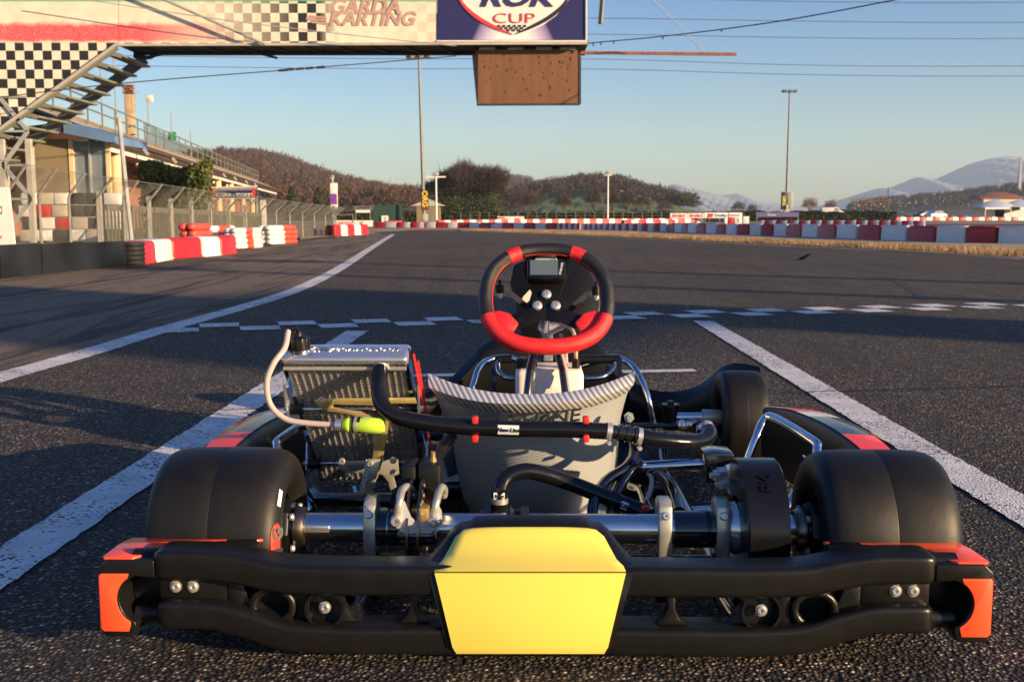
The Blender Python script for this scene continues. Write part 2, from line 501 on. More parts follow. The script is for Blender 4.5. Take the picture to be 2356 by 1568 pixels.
# tyre marks: thin rubber films left on the track
rub = pm('tyre_rubber_film', (0.016, 0.015, 0.015), 0.8, var=0.3)
for pts, w in (([(1775, 590), (1810, 580), (1850, 566), (1862, 560)], .10), ([(1838, 598), (1880, 582), (1940, 569)], .16), ([(1835, 600), (1850, 592), (1862, 585)], .07), ([(1952, 569), (1985, 573)], .14), ([(2010, 566), (2110, 573)], .06), ([(2030, 635), (2080, 655), (2135, 690)], .10)):
    strip('tyre_mark', spline([G(*p) for p in pts], 5), w, 0.002, rub, 0.02, 0.12)
# sandy verge and dry grass on the right, sandy shoulder on the left
vb = [G(1060, 527), G(1342, 529.5), G(1536, 534.5), G(1684, 541.5), G(1790, 544.5), G(1945, 551.5), G(2179, 560.5), G(2281, 562.5), G(2500, 569)]
tag(MB().grid([[Vector((a.x, a.y, .012)), Vector((b.x, b.y, .03))] for a, b in zip([G(1060, 531), G(1323, 541), G(1500, 549), G(1719, 561), G(1830, 565.5), G(1960, 572), G(2160, 584), G(2300, 592), G(2560, 606)], vb)]).build('verge', X['verge'], flat=True), kind='structure')
sheet('shoulder', [G(690, 552), G(745, 546), G(800, 541), G(872, 536), G(850, 533), G(770, 537), G(690, 545)], 0.012, X['verge'])
sheet('sand_strip', [G(840, 531), G(1000, 527), G(1340, 526.5), G(1340, 523), G(1000, 523), G(840, 527)], -0.008, X['verge'])
# far loop of the track on the right
sheet('far_road', [G(1500, 517), G(1800, 519.5), G(2150, 521), G(2500, 523), G(2500, 515.5), G(2150, 515), G(1800, 513.5), G(1560, 512.5)], -0.01, X['asphalt'])
# dry grass blades along the verge
gv, gf = [], []
for a, b in ((0, 1), (1, 2), (2, 3), (3, 4)):
    pa, pb = edgeR[a], edgeR[b]
    n = int((pb - pa).length * 900)
    for _ in range(min(n, 14000)):
        u = random.random(); dep = random.random() ** 1.3
        base = pa.lerp(pb, u)
        sd = Vector((0.93, 0.36, 0))
        wdt = 1.0 + 1.0 * math.sin(u * 9 + a) ** 2
        p = base + sd * (0.12 + dep * wdt) + Vector((random.uniform(-.1, .1), random.uniform(-.3, .3), .02))
        h = random.uniform(.03, .11); an = random.random() * 6.28; lean = random.uniform(.1, .7) * h
        w = Vector((math.cos(an), math.sin(an), 0)) * random.uniform(.004, .009)
        k = len(gv)
        gv += [p - w, p + w, p + Vector((math.sin(an * 3) * lean, math.cos(an * 3) * lean, h))]
        gf.append((k, k + 1, k + 2))
gm = MB(); gm.v = [tuple(v) for v in gv]; gm.f = gf
tag(gm.build('dry_grass', X['grass'], flat=True), 'short dry yellow grass along the edge of the track', 'grass', kind='stuff')

# ================================================================ barriers
def block_mesh(col, n):
    """a unit barrier block (1 long, 1 deep, 1 high): moulded shell with rounded shoulders and a grip recess"""
    prof = [(-.5, 0), (-.5, .10), (-.47, .14), (-.455, .80), (-.42, .93), (-.33, 1.0), (.33, 1.0), (.42, .93), (.455, .80), (.47, .14), (.5, .10), (.5, 0)]
    m = MB()
    xs = [(-.5, .90), (-.485, .975), (-.46, 1.0), (.46, 1.0), (.485, .975), (.5, .90)]
    rows = [[Vector((x, p * s, z * (s if z > .5 else 1))) for p, z in prof] for x, s in xs]
    m.grid(rows)
    k = len(prof)
    m.f.append(tuple(range(k)))
    m.f.append(tuple(range(len(m.v) - 1, len(m.v) - 1 - k, -1)))
    return m.build(n, col, angle=50)
def core_mesh():
    m = MB()
    for z in (.13, .38, .63, .84):
        m.tube([(-.53, .0, z), (.53, .0, z)], .12, 8)
    m.box((0, 0, .5), (1.04, .5, .8))
    return m.build('tyre_core', X['blackrub'])
PROTO = {}
for c in ('red', 'white', 'orangered'):
    PROTO[c] = block_mesh(X[c], 'barrier_block')
PROTO['core'] = core_mesh()
def barrier(a, b, h, dep, col, label, group):
    a, b = Vector(a), Vector(b)
    t = b - a
    o = PROTO[col].copy(); COL.objects.link(o)
    nrm = Vector((-t.y, t.x, 0)).normalized()
    if nrm.dot(-a) < 0: nrm = -nrm
    mid = (a + b) / 2 - nrm * dep / 2
    o.location = (mid.x, mid.y, 0.005)
    o.rotation_euler = (random.uniform(-.015, .015), 0, math.atan2(t.y, t.x) + random.uniform(-.02, .02))
    o.scale = (t.length * 0.915, dep * random.uniform(.96, 1.04), h * random.uniform(.985, 1.015))
    tag(o, label, 'barrier', group)
    c = PROTO['core'].copy(); COL.objects.link(c); c.parent = o
    return o
_u = 'first second third fourth fifth sixth seventh eighth ninth tenth eleventh twelfth thirteenth fourteenth fifteenth sixteenth seventeenth eighteenth nineteenth twentieth'.split()
ORD = [''] + _u + ['twenty-' + w for w in _u[:9]] + ['thirtieth']
def poly(pts):
    """ground polyline sampled by image x"""
    P = sorted(pts)
    def at(x):
        for (x0, y0), (x1, y1) in zip(P[:-1], P[1:]):
            if x <= x1 or (x1, y1) == P[-1]:
                return G(x, y0 + (y1 - y0) * (x - x0) / (x1 - x0))
    return at
def row(base, xs, first, h0, h1, dep, where, group, frm='left'):
    at = poly(base)
    second = 'red' if first == 'white' else 'white'
    c = first
    tot_ = {}
    cnt = {}
    for i in range(len(xs) - 1):
        q_ = (first, second)[i % 2]; tot_[q_] = tot_.get(q_, 0) + 1
    for i in range(len(xs) - 1):
        f = i / max(1, len(xs) - 2)
        nm = {'red': 'red', 'white': 'white', 'orangered': 'faded red'}[c]
        cnt[c] = cnt.get(c, 0) + 1
        def lab(c):
            k = (tot_[c] - cnt[c] + 1) if frm == 'right' else cnt[c]
            return f'{ORD[k]} {nm} barrier block from the {frm} {where}'
        barrier(at(xs[i]), at(xs[i + 1]), h0 + (h1 - h0) * f, dep, c, lab(c), group)
        c = second if c == first else first
z6 = lambda z: 1092.8 + z * .26855
z7 = lambda z: 1668 + z * .29197
xs = [z6(z) for z in (918, 936, 957, 977, 998, 1022, 1046, 1066, 1091, 1119, 1144, 1167, 1195, 1224, 1252, 1284, 1314, 1347, 1384, 1422, 1474, 1526, 1577, 1641, 1700, 1765, 1815, 1890, 1970, 2060, 2140)] + [z7(z) for z in (88, 184, 281, 373, 479, 592, 723, 868, 1031, 1215, 1422, 1647, 1888, 2134, 2400)]
row([(1335, 529), (1415, 531.2), (1536, 533.8), (1603, 537.9), (1684, 541.1), (1790, 543.6), (1945, 550.9), (2179, 559.7), (2281, 561.7), (2480, 567)], xs, 'white', .30, .42, .36, 'in the long shaded verge row', 'barrier row along the right verge', 'right')
z5 = lambda z: 575.2 + z * .2441          # centre row, facing the camera
xs = [z5(z) for z in (1165, 1270, 1380, 1440, 1510, 1578, 1640, 1655, 1750, 1856, 1957, 2060, 2163, 2265, 2365)] + [z6(z) for z in (134, 227, 323, 415, 511, 603, 700, 720, 745, 770, 795, 820, 845, 870, 895)]
row([(855, 523.6), (1092, 524.9), (1150, 526), (1285, 528), (1340, 529)], xs, 'red', .30, .32, .3, 'in the sunlit row ending the straight', 'barrier row at the end of the straight')
xs = [1010 + i * 14.5 for i in range(43)]
row([(1010, 519.8), (1200, 516), (1400, 513.6), (1700, 511.6)], xs, 'orangered', .36, .40, .3, 'in the pale row behind the straight', 'pale barrier row behind the straight')
xs = [1436 + i * 17 for i in range(8)]
row([(1430, 518.5), (1580, 517)], xs, 'red', .36, .36, .3, 'in the short row on the infield sand', 'short infield barrier row')
xs = [1745 + i * 13.2 for i in range(30)]
row([(1740, 517.5), (2140, 519.5)], xs, 'white', .30, .34, .3, 'in the low infield row behind the verge', 'low infield barrier row')
xs = [1726 + i * 15 for i in range(46)]
row([(1720, 507.6), (2420, 507.2)], xs, 'red', .45, .45, .35, 'in the row beyond the far loop', 'barrier row beyond the far loop')
xs = [1945 + i * 15 for i in range(30)]
row([(1940, 502.6), (2400, 503.2)], xs, 'white', .55, .55, .35, 'in the farthest row near the white tents', 'farthest barrier row by the tents')
# left row at the pit lane
xs = [331.4, 362.5, 402, 470.5, 511.5, 547]
row([(331.4, 609.5), (366, 603.3), (403, 596), (469, 591), (511, 587.5), (546, 583.5)], xs, 'red', .315, .325, .42, 'in the bright pit lane row', 'barrier row at the pit lane')
te = thing('tyre_barrier_end', 'black ribbed tyre stack closing the barrier row by the black wall', 'tyre stack', G(316, 612) + Vector((-.1, .12, 0)))
for k in range(5):
    MB().lathe([(-.032, .10), (-.03, .15), (0, .165), (.03, .15), (.032, .10)], (0, 0, .034 + k * .062), (0, 0, 1), 28).build('tyre', X['blackrub'], te)
    MB().lathe([(-.031, 0.0), (-.031, .12), (.031, .12), (.031, 0)], (0, 0, .034 + k * .062), (0, 0, 1), 16).build('tyre_filling', X['blackrub'], te)
wl = [G(-260, 668), G(0, 641), G(100, 630.5), G(195, 621), G(290, 612.5)]
bwall = thing('rubber_wall', 'low black rubber-faced wall along the pit lane on the left', 'wall', wl[1])
for i in range(4):
    a, b = wl[i] - wl[1], wl[i + 1] - wl[1]
    t = (b - a).normalized(); nn = Vector((t.y, -t.x, 0))
    rows = []
    for s in range(9):
        f = s / 8; p = a.lerp(b, f * .995)
        bul = .012 * math.sin(f * 9 + i * 2)
        rows.append([p + nn * bul, p + nn * (bul + .012 * math.sin(f * 5 + i)) + Vector((0, 0, .19)), p + nn * (bul * .3) + Vector((0, 0, .365 - .01 * i))])
    MB().grid(rows, tuple(nn * -.05)).build('rubber_panel', X['blackwall'], bwall)
# stacks of coated tyres
def capsule(m, a, b, r, zs=1.0):
    a, b = Vector(a), Vector(b); t = (b - a).normalized()
    path = [a + t * r * .1, a + t * r * .35, a + t * r * .8] + [a.lerp(b, f) for f in (.35, .65)] + [b - t * r * .8, b - t * r * .35, b - t * r * .1]
    sec = []
    for q in (.45, .8, 1, 1, 1, 1, .8, .45):
        sec.append([(x * q, y * q) for x, y in rrect(2 * r, 2 * r * zs, r * zs * .8, 3)])
    m.sweep(path, sec)
def stack(x0, x1, yb, layers, Hm, label, depth, red=(.38, .62), body='white'):
    a, b = G(x0, yb), G(x1, yb - 3)
    t = (b - a); L = t.length; t.normalize(); nn = Vector((-t.y, t.x, 0))
    th = thing('tyre_stack', label, 'tyre stack', a)
    hh = Hm / layers
    for k in range(layers):
        z = hh * (k + .5); sh = random.uniform(-.03, .03)
        for dd in (0, 1):
            off = nn * (depth * dd + .12) + t * sh
            m = MB(); capsule(m, off + Vector((0, 0, z)), off + t * L + Vector((0, 0, z)), depth * .52, hh / depth * .96); m.build('tyre', X[body], th)
        m = MB()
        r = depth * .52
        sec = [(x * 1.015, y * 1.02) for x, y in rrect(2 * r, 2 * r * hh / depth * .96, r * hh / depth * .77, 3)]
        m.sweep([nn * .12 + t * (sh + L * red[0]) + Vector((0, 0, z)), nn * .12 + t * (sh + L * red[1]) + Vector((0, 0, z))], sec); m.build('red_band', X['orangered'], th)
    return th
stack(548, 611, 573, 4, .42, 'tall white tyre stack with orange band beside the barrier row', .16)
stack(625, 689, 563, 4, .44, 'white tyre stack with orange patches standing alone by the fence', .17, (.5, .95))
stack(490, 548, 572, 4, .46, 'white and orange tyre stack behind the bright barrier row', .16, (.3, .75))
stack(452, 496, 578, 4, .52, 'faded rose tyre stack behind the red barrier block', .17, (.2, .5), 'orangered')
for i, c in enumerate(('red', 'white', 'red', 'white', 'red')):
    x = 771 + i * 15.6
    barrier(G(x, 543.5 - i * .8), G(x + 15.6, 543 - i * .8), .36, .4, c, ['first red', 'first white', 'middle red', 'last white', 'last red'][i] + ' block from the left in the group ending the fence', 'blocks at the end of the fence')
for o in PROTO.values():
    bpy.data.objects.remove(o)

# ================================================================ gantry over the track
GY = 26.0
gz = lambda y, Y=GY: W(0, y, Y).z
gx = lambda x, Y=GY: W(x, 300, Y).x
ga = thing('gantry', 'footbridge gantry with chequered banner, stairs and sponsor panel over the track', 'gantry', (gx(30), GY, 0))
GO = Vector((-gx(30), -GY, 0))
def gp(x, y, Y=GY): return W(x, y, Y) + GO
def banner_mat():
    m, t, b = nt('chequered_banner_print')
    tc = t.nodes.new('ShaderNodeTexCoord')
    sp = t.nodes.new('ShaderNodeSeparateXYZ'); t.links.new(tc.outputs['Object'], sp.inputs[0])
    x, z = sp.outputs[0], sp.outputs[2]
    ch = node(t, 'ShaderNodeTexChecker', i_Scale=1.0)
    mp = node(t, 'ShaderNodeMapping'); mp.inputs['Scale'].default_value = (1 / .222, 0.0, 1 / .222); mp.inputs['Location'].default_value = (.3, .5, .15)
    t.links.new(tc.outputs['Object'], mp.inputs[0]); t.links.new(mp.outputs[0], ch.inputs['Vector'])
    xl = (gp(0, 300)).x
    px = lambda p: gp(p, 60).x
    z95, z55, z5 = gp(0, 97).z, gp(0, 55).z, gp(0, 6).z
    def step(v, a, b2): return math_n(t, 'MULTIPLY', math_n(t, 'SUBTRACT', v, a), 1 / (b2 - a), True)
    n = node(t, 'ShaderNodeTexNoise', i_Scale=2.5, i_Detail=8.0, i_Roughness=0.7); t.links.new(tc.outputs['Object'], n.inputs['Vector'])
    wob = math_n(t, 'MULTIPLY', math_n(t, 'SUBTRACT', n.outputs[0], .5), .25)
    zz = math_n(t, 'ADD', z, wob)
    low = math_n(t, 'SUBTRACT', 1.0, step(z, z95 - .03, z95))                     # below the red band: full checks
    fade = math_n(t, 'MULTIPLY', step(x, px(430), px(690)), math_n(t, 'SUBTRACT', 1.0, step(x, px(735), px(780))))
    far = math_n(t, 'MULTIPLY', step(x, px(880), px(990)), .18)
    mask = math_n(t, 'MAXIMUM', low, math_n(t, 'MAXIMUM', fade, far))
    blk = math_n(t, 'MULTIPLY', math_n(t, 'SUBTRACT', 1.0, ch.outputs['Fac']), mask)
    base = ramp(t, n.outputs[0], [(0.3, (0.62, 0.55, 0.43)), (0.7, (0.76, 0.70, 0.58))])
    redm = math_n(t, 'MULTIPLY', math_n(t, 'MULTIPLY', step(zz, z95 - .02, z95 + .05), math_n(t, 'SUBTRACT', 1.0, step(zz, z55 - .06, z55 + .05))), math_n(t, 'SUBTRACT', 1.0, step(x, px(330), px(560))))
    sc = node(t, 'ShaderNodeTexNoise', i_Scale=14.0, i_Detail=6.0, i_Distortion=3.0); t.links.new(tc.outputs['Object'], sc.inputs['Vector'])
    rc = ramp(t, sc.outputs[0], [(0.35, (0.62, 0.045, 0.06)), (0.62, (0.72, 0.16, 0.17)), (0.75, (0.75, 0.5, 0.42))])
    c = mixc(t, redm, base, rc)
    c = mixc(t, blk, c, (0.018, 0.017, 0.018))
    grn = step(z, z5, z5 + .05)
    c = mixc(t, grn, c, (0.10, 0.33, 0.20))
    t.links.new(c, b.inputs['Base Color']); b.inputs['Roughness'].default_value = 0.55
    return m
X['banner'] = banner_mat()
pl = [gp(-260, -60), gp(272, -60), gp(272, 103), gp(0, 302), gp(-260, 492)]
MB().prism(pl, (0, .05, 0)).build('banner_panel', X['banner'], ga)
MB().prism([gp(273.5, -60), gp(1003, -60), gp(1003, 97), gp(273.5, 102.5)], (0, .05, 0)).build('banner_panel', X['banner'], ga)
rose = X['greyprint']
bt = frame(gp(838, 17) + Vector((0, -.012, 0)), (1, -.02, 0), (0, 0, 1))
text('banner_lettering', 'GARDA', .5, rose, bt, ga, .006, .25, .018, 1.0)
bt = frame(gp(855, 45) + Vector((0, -.012, 0)), (1, 0, .0), (0, 0, 1))
text('banner_lettering', 'KARTING', .46, rose, bt, ga, .006, .25, .014, 1.05)
for k, (y0, x0) in enumerate(((38, 712), (44, 704), (51, 716))):
    MB().bar(gp(x0, y0) + Vector((0, -.01, 0)), gp(752, y0 + 4) + Vector((0, -.01, 0)), .012, .05, (0, 0, 1)).build('banner_stripe', rose, ga)
# sponsor panel: navy with a white glow and shield
def spons_mat():
    m, t, b = nt('navy_sponsor_print')
    tc = t.nodes.new('ShaderNodeTexCoord')
    sp = t.nodes.new('ShaderNodeSeparateXYZ'); t.links.new(tc.outputs['Object'], sp.inputs[0])
    cx = (gp(1180, 50)).x
    dx = math_n(t, 'ABSOLUTE', math_n(t, 'SUBTRACT', sp.outputs[0], cx))
    zc = gp(1180, 90).z
    dz = math_n(t, 'MULTIPLY', math_n(t, 'SUBTRACT', sp.outputs[2], zc), .55)
    s = math_n(t, 'ADD', dx, math_n(t, 'MULTIPLY', dz, .9))
    t.links.new(ramp(t, s, [(0.0, (.78, .76, .76)), (.55, (.74, .70, .74)), (.9, (.22, .17, .38)), (1.0, (.02, .02, .10))]), b.inputs['Base Color'])
    t.nodes['Color Ramp'].color_ramp.elements[1].position = .40
    b.inputs['Roughness'].default_value = 0.4
    return m
X['spons'] = spons_mat()
MB().prism([gp(1006, -60), gp(1347, -60), gp(1347, 92), gp(1006, 92)], (0, .06, 0)).build('sponsor_panel', X['spons'], ga)
MB().bar(gp(1349.5, -60, GY - .02), gp(1349.5, 97, GY - .02), .03, .06, (0, 1, 0)).build('panel_frame', X['whitepaint'], ga)
MB().bar(gp(1005, 95, GY - .02), gp(1349, 95, GY - .02), .06, .03).build('panel_frame', X['whitepaint'], ga)
def arc(pts, w, mat, off=-.03):
    P = spline([gp(x, y) + Vector((0, off, 0)) for x, y in pts], 6)
    n = len(P); rows = []
    for i, p in enumerate(P):
        t = (P[min(i + 1, n - 1)] - P[max(i - 1, 0)]).normalized(); s = Vector((-t.z, 0, t.x))
        ww = w * math.sin(math.pi * min(.97, (i + .6) / n)) ** .7
        rows.append([p - s * ww, p + s * ww])
    MB().grid(rows, (0, .012, 0)).build('shield_stripe', mat, ga)
shield = [gp(x, y) + Vector((0, -.012, 0)) for x, y in ((1045, -20), (1062, 12), (1085, 36), (1115, 58), (1150, 74), (1182, 82), (1215, 74), (1250, 58), (1280, 36), (1303, 10), (1320, -20))]
MB().prism(shield, (0, .008, 0)).build('shield', X['whitepaint'], ga)
arc([(1050, -14), (1070, 16), (1100, 42), (1140, 64), (1178, 79)], .045, X['signred'])
arc([(1312, -14), (1296, 14), (1262, 42), (1220, 64), (1186, 79)], .045, X['inkblack'])
text('sponsor_lettering', 'ROK', .62, X['navy'], frame(gp(1185, -4) + Vector((0, -.03, 0)), (1, 0, 0), (0, 0, 1)), ga, .006, .3, .02, 1.35)
text('sponsor_lettering', 'CUP', .34, X['signred'], frame(gp(1182, 44) + Vector((0, -.03, 0)), (1, 0, 0), (0, 0, 1)), ga, .006, 0, -.004, 1.6)
fl = MB()
for i in range(12):
    for j in range(3):
        if (i + j) % 2 == 0 and abs(i - 5.5) < 6.2 - j * 1.6:
            p = gp(1148 + i * 6 - j * 1, 60.5 + j * 5) + Vector((0, -.03, 0))
            fl.box(p, (.062, .008, .05))
fl.build('flag_checks', X['inkblack'], ga)
# deck, beams, underside
zb, zr = gz(106), gz(100)
xr, xl2 = gx(1352) + GO.x, gx(268) + GO.x
MB().bar(gp(270, 104, GY - .06), gp(1352, 100, GY - .06), .1, .06).build('front_beam', X['steellight'], ga)
MB().box(((xr + xl2) / 2, .72, zb + .10), (xr - xl2, 1.38, .08)).build('deck', X['steeldark'], ga)
for i in range(14):
    x = xl2 + (xr - xl2) * (i + .5) / 14
    MB().bar((x, .05, zb + .03), (x + .4, 1.40, zb + .03), .06, .06).build('joist', X['steeldark'], ga)
MB().bar((xl2, 1.45, zb + .07), (xr, 1.45, zb + .07), .10, .14).build('rear_beam', X['steeldark'], ga)
MB().tube([(xl2 + .7, 1.2, zb + .0), (xr, 1.2, zb + .0)], .05, 10).build('service_pipe', X['steeldark'], ga)
MB().tube(spline([(xl2 + .1, 1.1, zb - .08), (xl2 + .45, 1.2, zb - .1), (xl2 + .6, 1.22, zb - .04), (xl2 + .8, 1.2, zb + .0)], 5), .05, 10).build('pipe_elbow', X['steeldark'], ga)
MB().bar((xl2, 1.52, zb + .2), (xr, 1.52, zb + 1.4), .05, .05).build('back_brace', X['steeldark'], ga)
MB().box(((xr + xl2) / 2, 1.58, zb + .8), (xr - xl2, .04, 1.3)).build('back_panel', X['steelgrey'], ga)
# stairs
s0, s1 = gp(268, 107, GY - .03), gp(-60, 345, GY - .03)
MB().bar(s0, s1, .07, .16).build('stringer', X['green_steel'], ga)
MB().bar(s0 + Vector((0, 2.0, 0)), s1 + Vector((0, 2.0, 0)), .07, .26).build('stringer', X['green_steel'], ga)
MB().bar(gp(272, 100, GY - .09), gp(-60, 341, GY - .09), .06, .07).build('stair_edge_trim', X['steellight'], ga)
for i in range(11):
    f = (i + .45) / 10.2
    p = s0.lerp(s1, f)
    MB().box(p + Vector((.12, 1.0, -.10)), (.34, 1.96, .05)).build('tread', X['green_steel'], ga)
    MB().bar(p + Vector((.0, .03, -.04)), p + Vector((.26, .03, -.12)), .04, .1).build('tread_bracket', X['green_steel'], ga)
# lattice tower
for (x, Y) in ((4, GY), (66, GY), (10, GY + 2), (70, GY + 2)):
    a = gp(x, 330, Y)
    MB().bar(Vector((a.x, a.y, 0)), Vector((a.x, a.y, gz(320))), .13, .13).build('tower_post', X['steellight'], ga)
for i in range(4):
    z0 = .25 + i * .82; xa, xb = gp(4, 300).x, gp(66, 300).x
    if i % 2: xa, xb = xb, xa
    MB().bar((xa, -.04, z0), (xb, -.04, z0 + .82), .05, .09).build('tower_brace', X['steelgrey'], ga)
    MB().bar((gp(4, 300).x, -.03, z0 + .82), (gp(66, 300).x, -.03, z0 + .82), .05, .05).build('tower_brace', X['steelgrey'], ga)
# stays, hanging box, rusty pole
MB().tube([gp(255, -55, GY - .35), gp(610, 102, GY - .2)], .035, 8).build('stay_tube', X['steelgrey'], ga)
MB().tube([gp(575, 118, GY + 1.2), gp(638, 134, GY + 1.2)], .03, 8).build('stay_end', X['steeldark'], ga)
hb = MB()
f0 = [gp(1100, 113, GY + .3), gp(1333, 113, GY + .3), gp(1333, 240, GY + .3), gp(1100, 240, GY + .3)]
b0 = [gp(1086, 127, GY + 1.1), gp(1330, 127, GY + 1.1), gp(1330, 238, GY + 1.1), gp(1097, 243, GY + 1.1)]
hb.add(f0 + b0, [(0, 1, 2, 3), (7, 6, 5, 4), (0, 4, 5, 1), (1, 5, 6, 2), (2, 6, 7, 3), (3, 7, 4, 0)])
hb.build('light_box', X['board'], ga)
MB().bar(gp(1097, 241, GY + .3), gp(1334, 240, GY + .3), .08, .05).build('light_box_frame', X['steeldark'], ga)
MB().bar(gp(1334.5, 113, GY + .3), gp(1334.5, 240, GY + .3), .05, .03, (0, 1, 0)).build('light_box_frame', X['steeldark'], ga)
for x in (1125, 1190, 1255, 1310):
    MB().bar(gp(x - 22, 112.5, GY + .26), gp(x + 14, 112, GY + .26), .05, .07).build('hanger', X['steelgrey'], ga)
sp_ = MB()
for i in range(46):
    p = gp(random.uniform(1106, 1328), random.uniform(120, 236), GY + .296)
    sp_.bar(p, p + Vector((random.uniform(-.02, .02), 0, random.uniform(.01, .07))), .004, random.uniform(.012, .03), (1, 0, 0))
tag(sp_.build('paint_flakes', X['inkblack'], ga), kind='stuff')
MB().bar(gp(1334, 121.5, GY + .8), gp(1694, 125, GY + .8), .07, .07).build('rusty_pole', X['rust'], ga)
MB().tube([gp(1490, -12, GY + .8), gp(1622, 122, GY + .8)], .012, 6).build('pole_guy', X['steellight'], ga)
MB().bar(gp(1388, -30, GY + .4), gp(1381, 55, GY + .4), .12, .10, (1, 0, 0)).build('lamp_housing', X['black'], ga)
MB().bar(gp(1391.5, -30, GY + .36), gp(1385, 55, GY + .36), .05, .04, (1, 0, 0)).build('lamp_trim', X['steellight'], ga)
def cable(name, pts, r, mat, label, sag=0, clips=None):
    o = MB().tube(spline(pts, 10), r, 6).build(name, mat)
    return tag(o, label, 'cable')
c1 = cable('steel_cable', [W(-200, 250, GY - 1), W(240, 196, GY - 1), W(700, 158, GY - 1), W(1050, 129, GY - .2)], .013, X['steeldark'], 'steel stay cable with turnbuckle crossing below the footbridge')
for x, y in ((650, 162), (668, 160), (690, 158.5), (712, 157), (738, 155)):
    MB().tube([W(x - 9, y + .8, GY - 1), W(x + 9, y - .8, GY - 1)], .03, 8).build('turnbuckle', X['steeldark'], c1)
c2 = cable('steel_cable', [W(120, -12, GY - .6), W(500, 44, GY - .6), W(800, 80, GY - .5), W(1050, 106, GY - .3)], .012, X['steelgrey'], 'pale thin cable strung across the front of the banner')
c3 = cable('black_cable', [W(1352, 100, GY), W(1560, 80, GY), W(1800, 48, GY - 2), W(2080, -4, GY - 4), W(2300, -50, GY - 6)], .014, X['inkblack'], 'black cable rising to the right from the footbridge end')
for x, y in ((1365, 99), (1382, 97), (1412, 94), (1525, 84), (1660, 67)):
    MB().bar(W(x, y, GY), W(x, y + 7, GY), .03, .03).build('cable_clip', X['inkblack'], c3)
for i, (ya, yb, yc) in enumerate(((-6, 4, 7), (42, 49, 53), (79, 87, 90), (136, 150, 153), (159, 172, 176))):
    o = MB().tube(spline([W(-900, ya - 25, 90), W(700, ya - 2, 90), W(1360, ya, 90), W(1850, yb, 90), W(2356, yc - 1, 90), W(3400, yc - 12, 90)], 6), .022, 5).build('power_line', X['steeldark'])
    tag(o, ['topmost', 'second from top', 'third from top', 'second from bottom', 'lowest'][i] + ' of the five power lines across the sky', 'power line')
# ================================================================ building on the left
A0 = W(215, 325, 34); A0.z = 0
A1 = W(641, 440, 112); A1.z = 0
bu = (A1 - A0); BL = bu.length; bu.normalize(); bn = Vector((bu.y, -bu.x, 0))     # bn points to the track
if bn.x < 0: bn = -bn
bld = thing('clubhouse', 'long low clubhouse with cream columns, brown eaves and roof terrace', 'building', A0)
def bp(s, z, out=0.0): return bu * s + bn * out + Vector((0, 0, z))
def s_at(px, out=0.0):
    """distance along the building where the line set `out` from the eave crosses image column px"""
    k = (px - 1178) / FPX / math.cos(PITCH)
    a = A0 + bn * out
    return (k * a.y - a.x) / (bu.x - k * bu.y)
EZ = 3.25
def slab(name, s0, s1, prof, mat, seg=1):
    """prof: outline in (out, z), extruded along the building"""
    return MB().prism([bp(s0, z, o) for o, z in prof], bu * (s1 - s0)).build(name, mat, bld)
slab('wall', 0, BL, [(-3.2, 0), (-3.0, 0), (-3.0, 3.3), (-3.2, 3.3)], X['pinkwall'])
slab('eave_soffit', -1, BL, [(-3.2, EZ - .02), (-.02, EZ - .16), (-.02, EZ - .08), (-3.2, EZ + .06)], X['brown'])
slab('fascia', -1, BL, [(-.02, EZ - .13), (.05, EZ - .13), (.05, EZ + .10), (-.02, EZ + .10)], X['brown'])
slab('gutter', -1, BL, [(.06, EZ - .02), (.18, EZ - .02), (.2, EZ + .12), (.06, EZ + .12)], X['brown'])
slab('white_trim', -1, BL, [(-.3, EZ - .34), (-.2, EZ - .36), (-.2, EZ - .17), (-.3, EZ - .17)], X['whitepaint'])
slab('roof', -1, BL, [(.04, EZ + .13), (-1.6, EZ + .75), (-1.6, EZ + .65), (.04, EZ + .06)], X['roofdark'])
slab('terrace_wall', -1, BL - 6, [(-1.6, EZ + .6), (-1.6, EZ + .95), (-1.75, EZ + .95), (-1.75, EZ + .6)], X['beige'])
for i in range(26):
    s = i * (BL / 26)
    MB().bar(bp(s, EZ + .17, .0), bp(s, EZ + .79, -1.6), .03, .03).build('roof_seam', X['steelgrey'], bld)
# terrace railing
for i in range(34):
    s = -1 + i * ((BL - 5) / 33)
    MB().bar(bp(s, EZ + .8, -1.5), bp(s, EZ + 1.75, -1.5), .05, .05).build('rail_post', X['green_steel'], bld)
for z in (EZ + 1.75, EZ + 1.35):
    MB().bar(bp(-1, z, -1.5), bp(BL - 6, z, -1.5), .05, .05).build('handrail', X['green_steel'], bld)
pk = MB()
s_a, s_b = s_at(352, -2.2), s_at(500, -2.2)
for i in range(60):
    s = s_a + (s_b - s_a) * i / 59
    h = 1.0 + .12 * math.sin(i * .12 + 1.2)
    pk.bar(bp(s, EZ + .9, -2.2), bp(s, EZ + .9 + h, -2.2), .03, .03)
pk.build('picket_railing', X['steeldark'], bld)
for px in (312, 375, 423, 467, 499, 530, 557, 582, 602):
    s = s_at(px)
    MB().lathe([(0, .30), (.12, .30), (.14, .22), (EZ - .35, .20), (EZ - .33, .27), (EZ - .14, .27)], bp(s, 0, -.45), (0, 0, 1), 18).build('column', X['cream'], bld)
for px in (340, 405, 448, 490, 520, 545, 571, 592):
    s = s_at(px)
    MB().bar(bp(s, EZ + .05, .1), bp(s, EZ - .25, .32), .12, .1).build('eave_lamp', X['steelgrey'], bld)
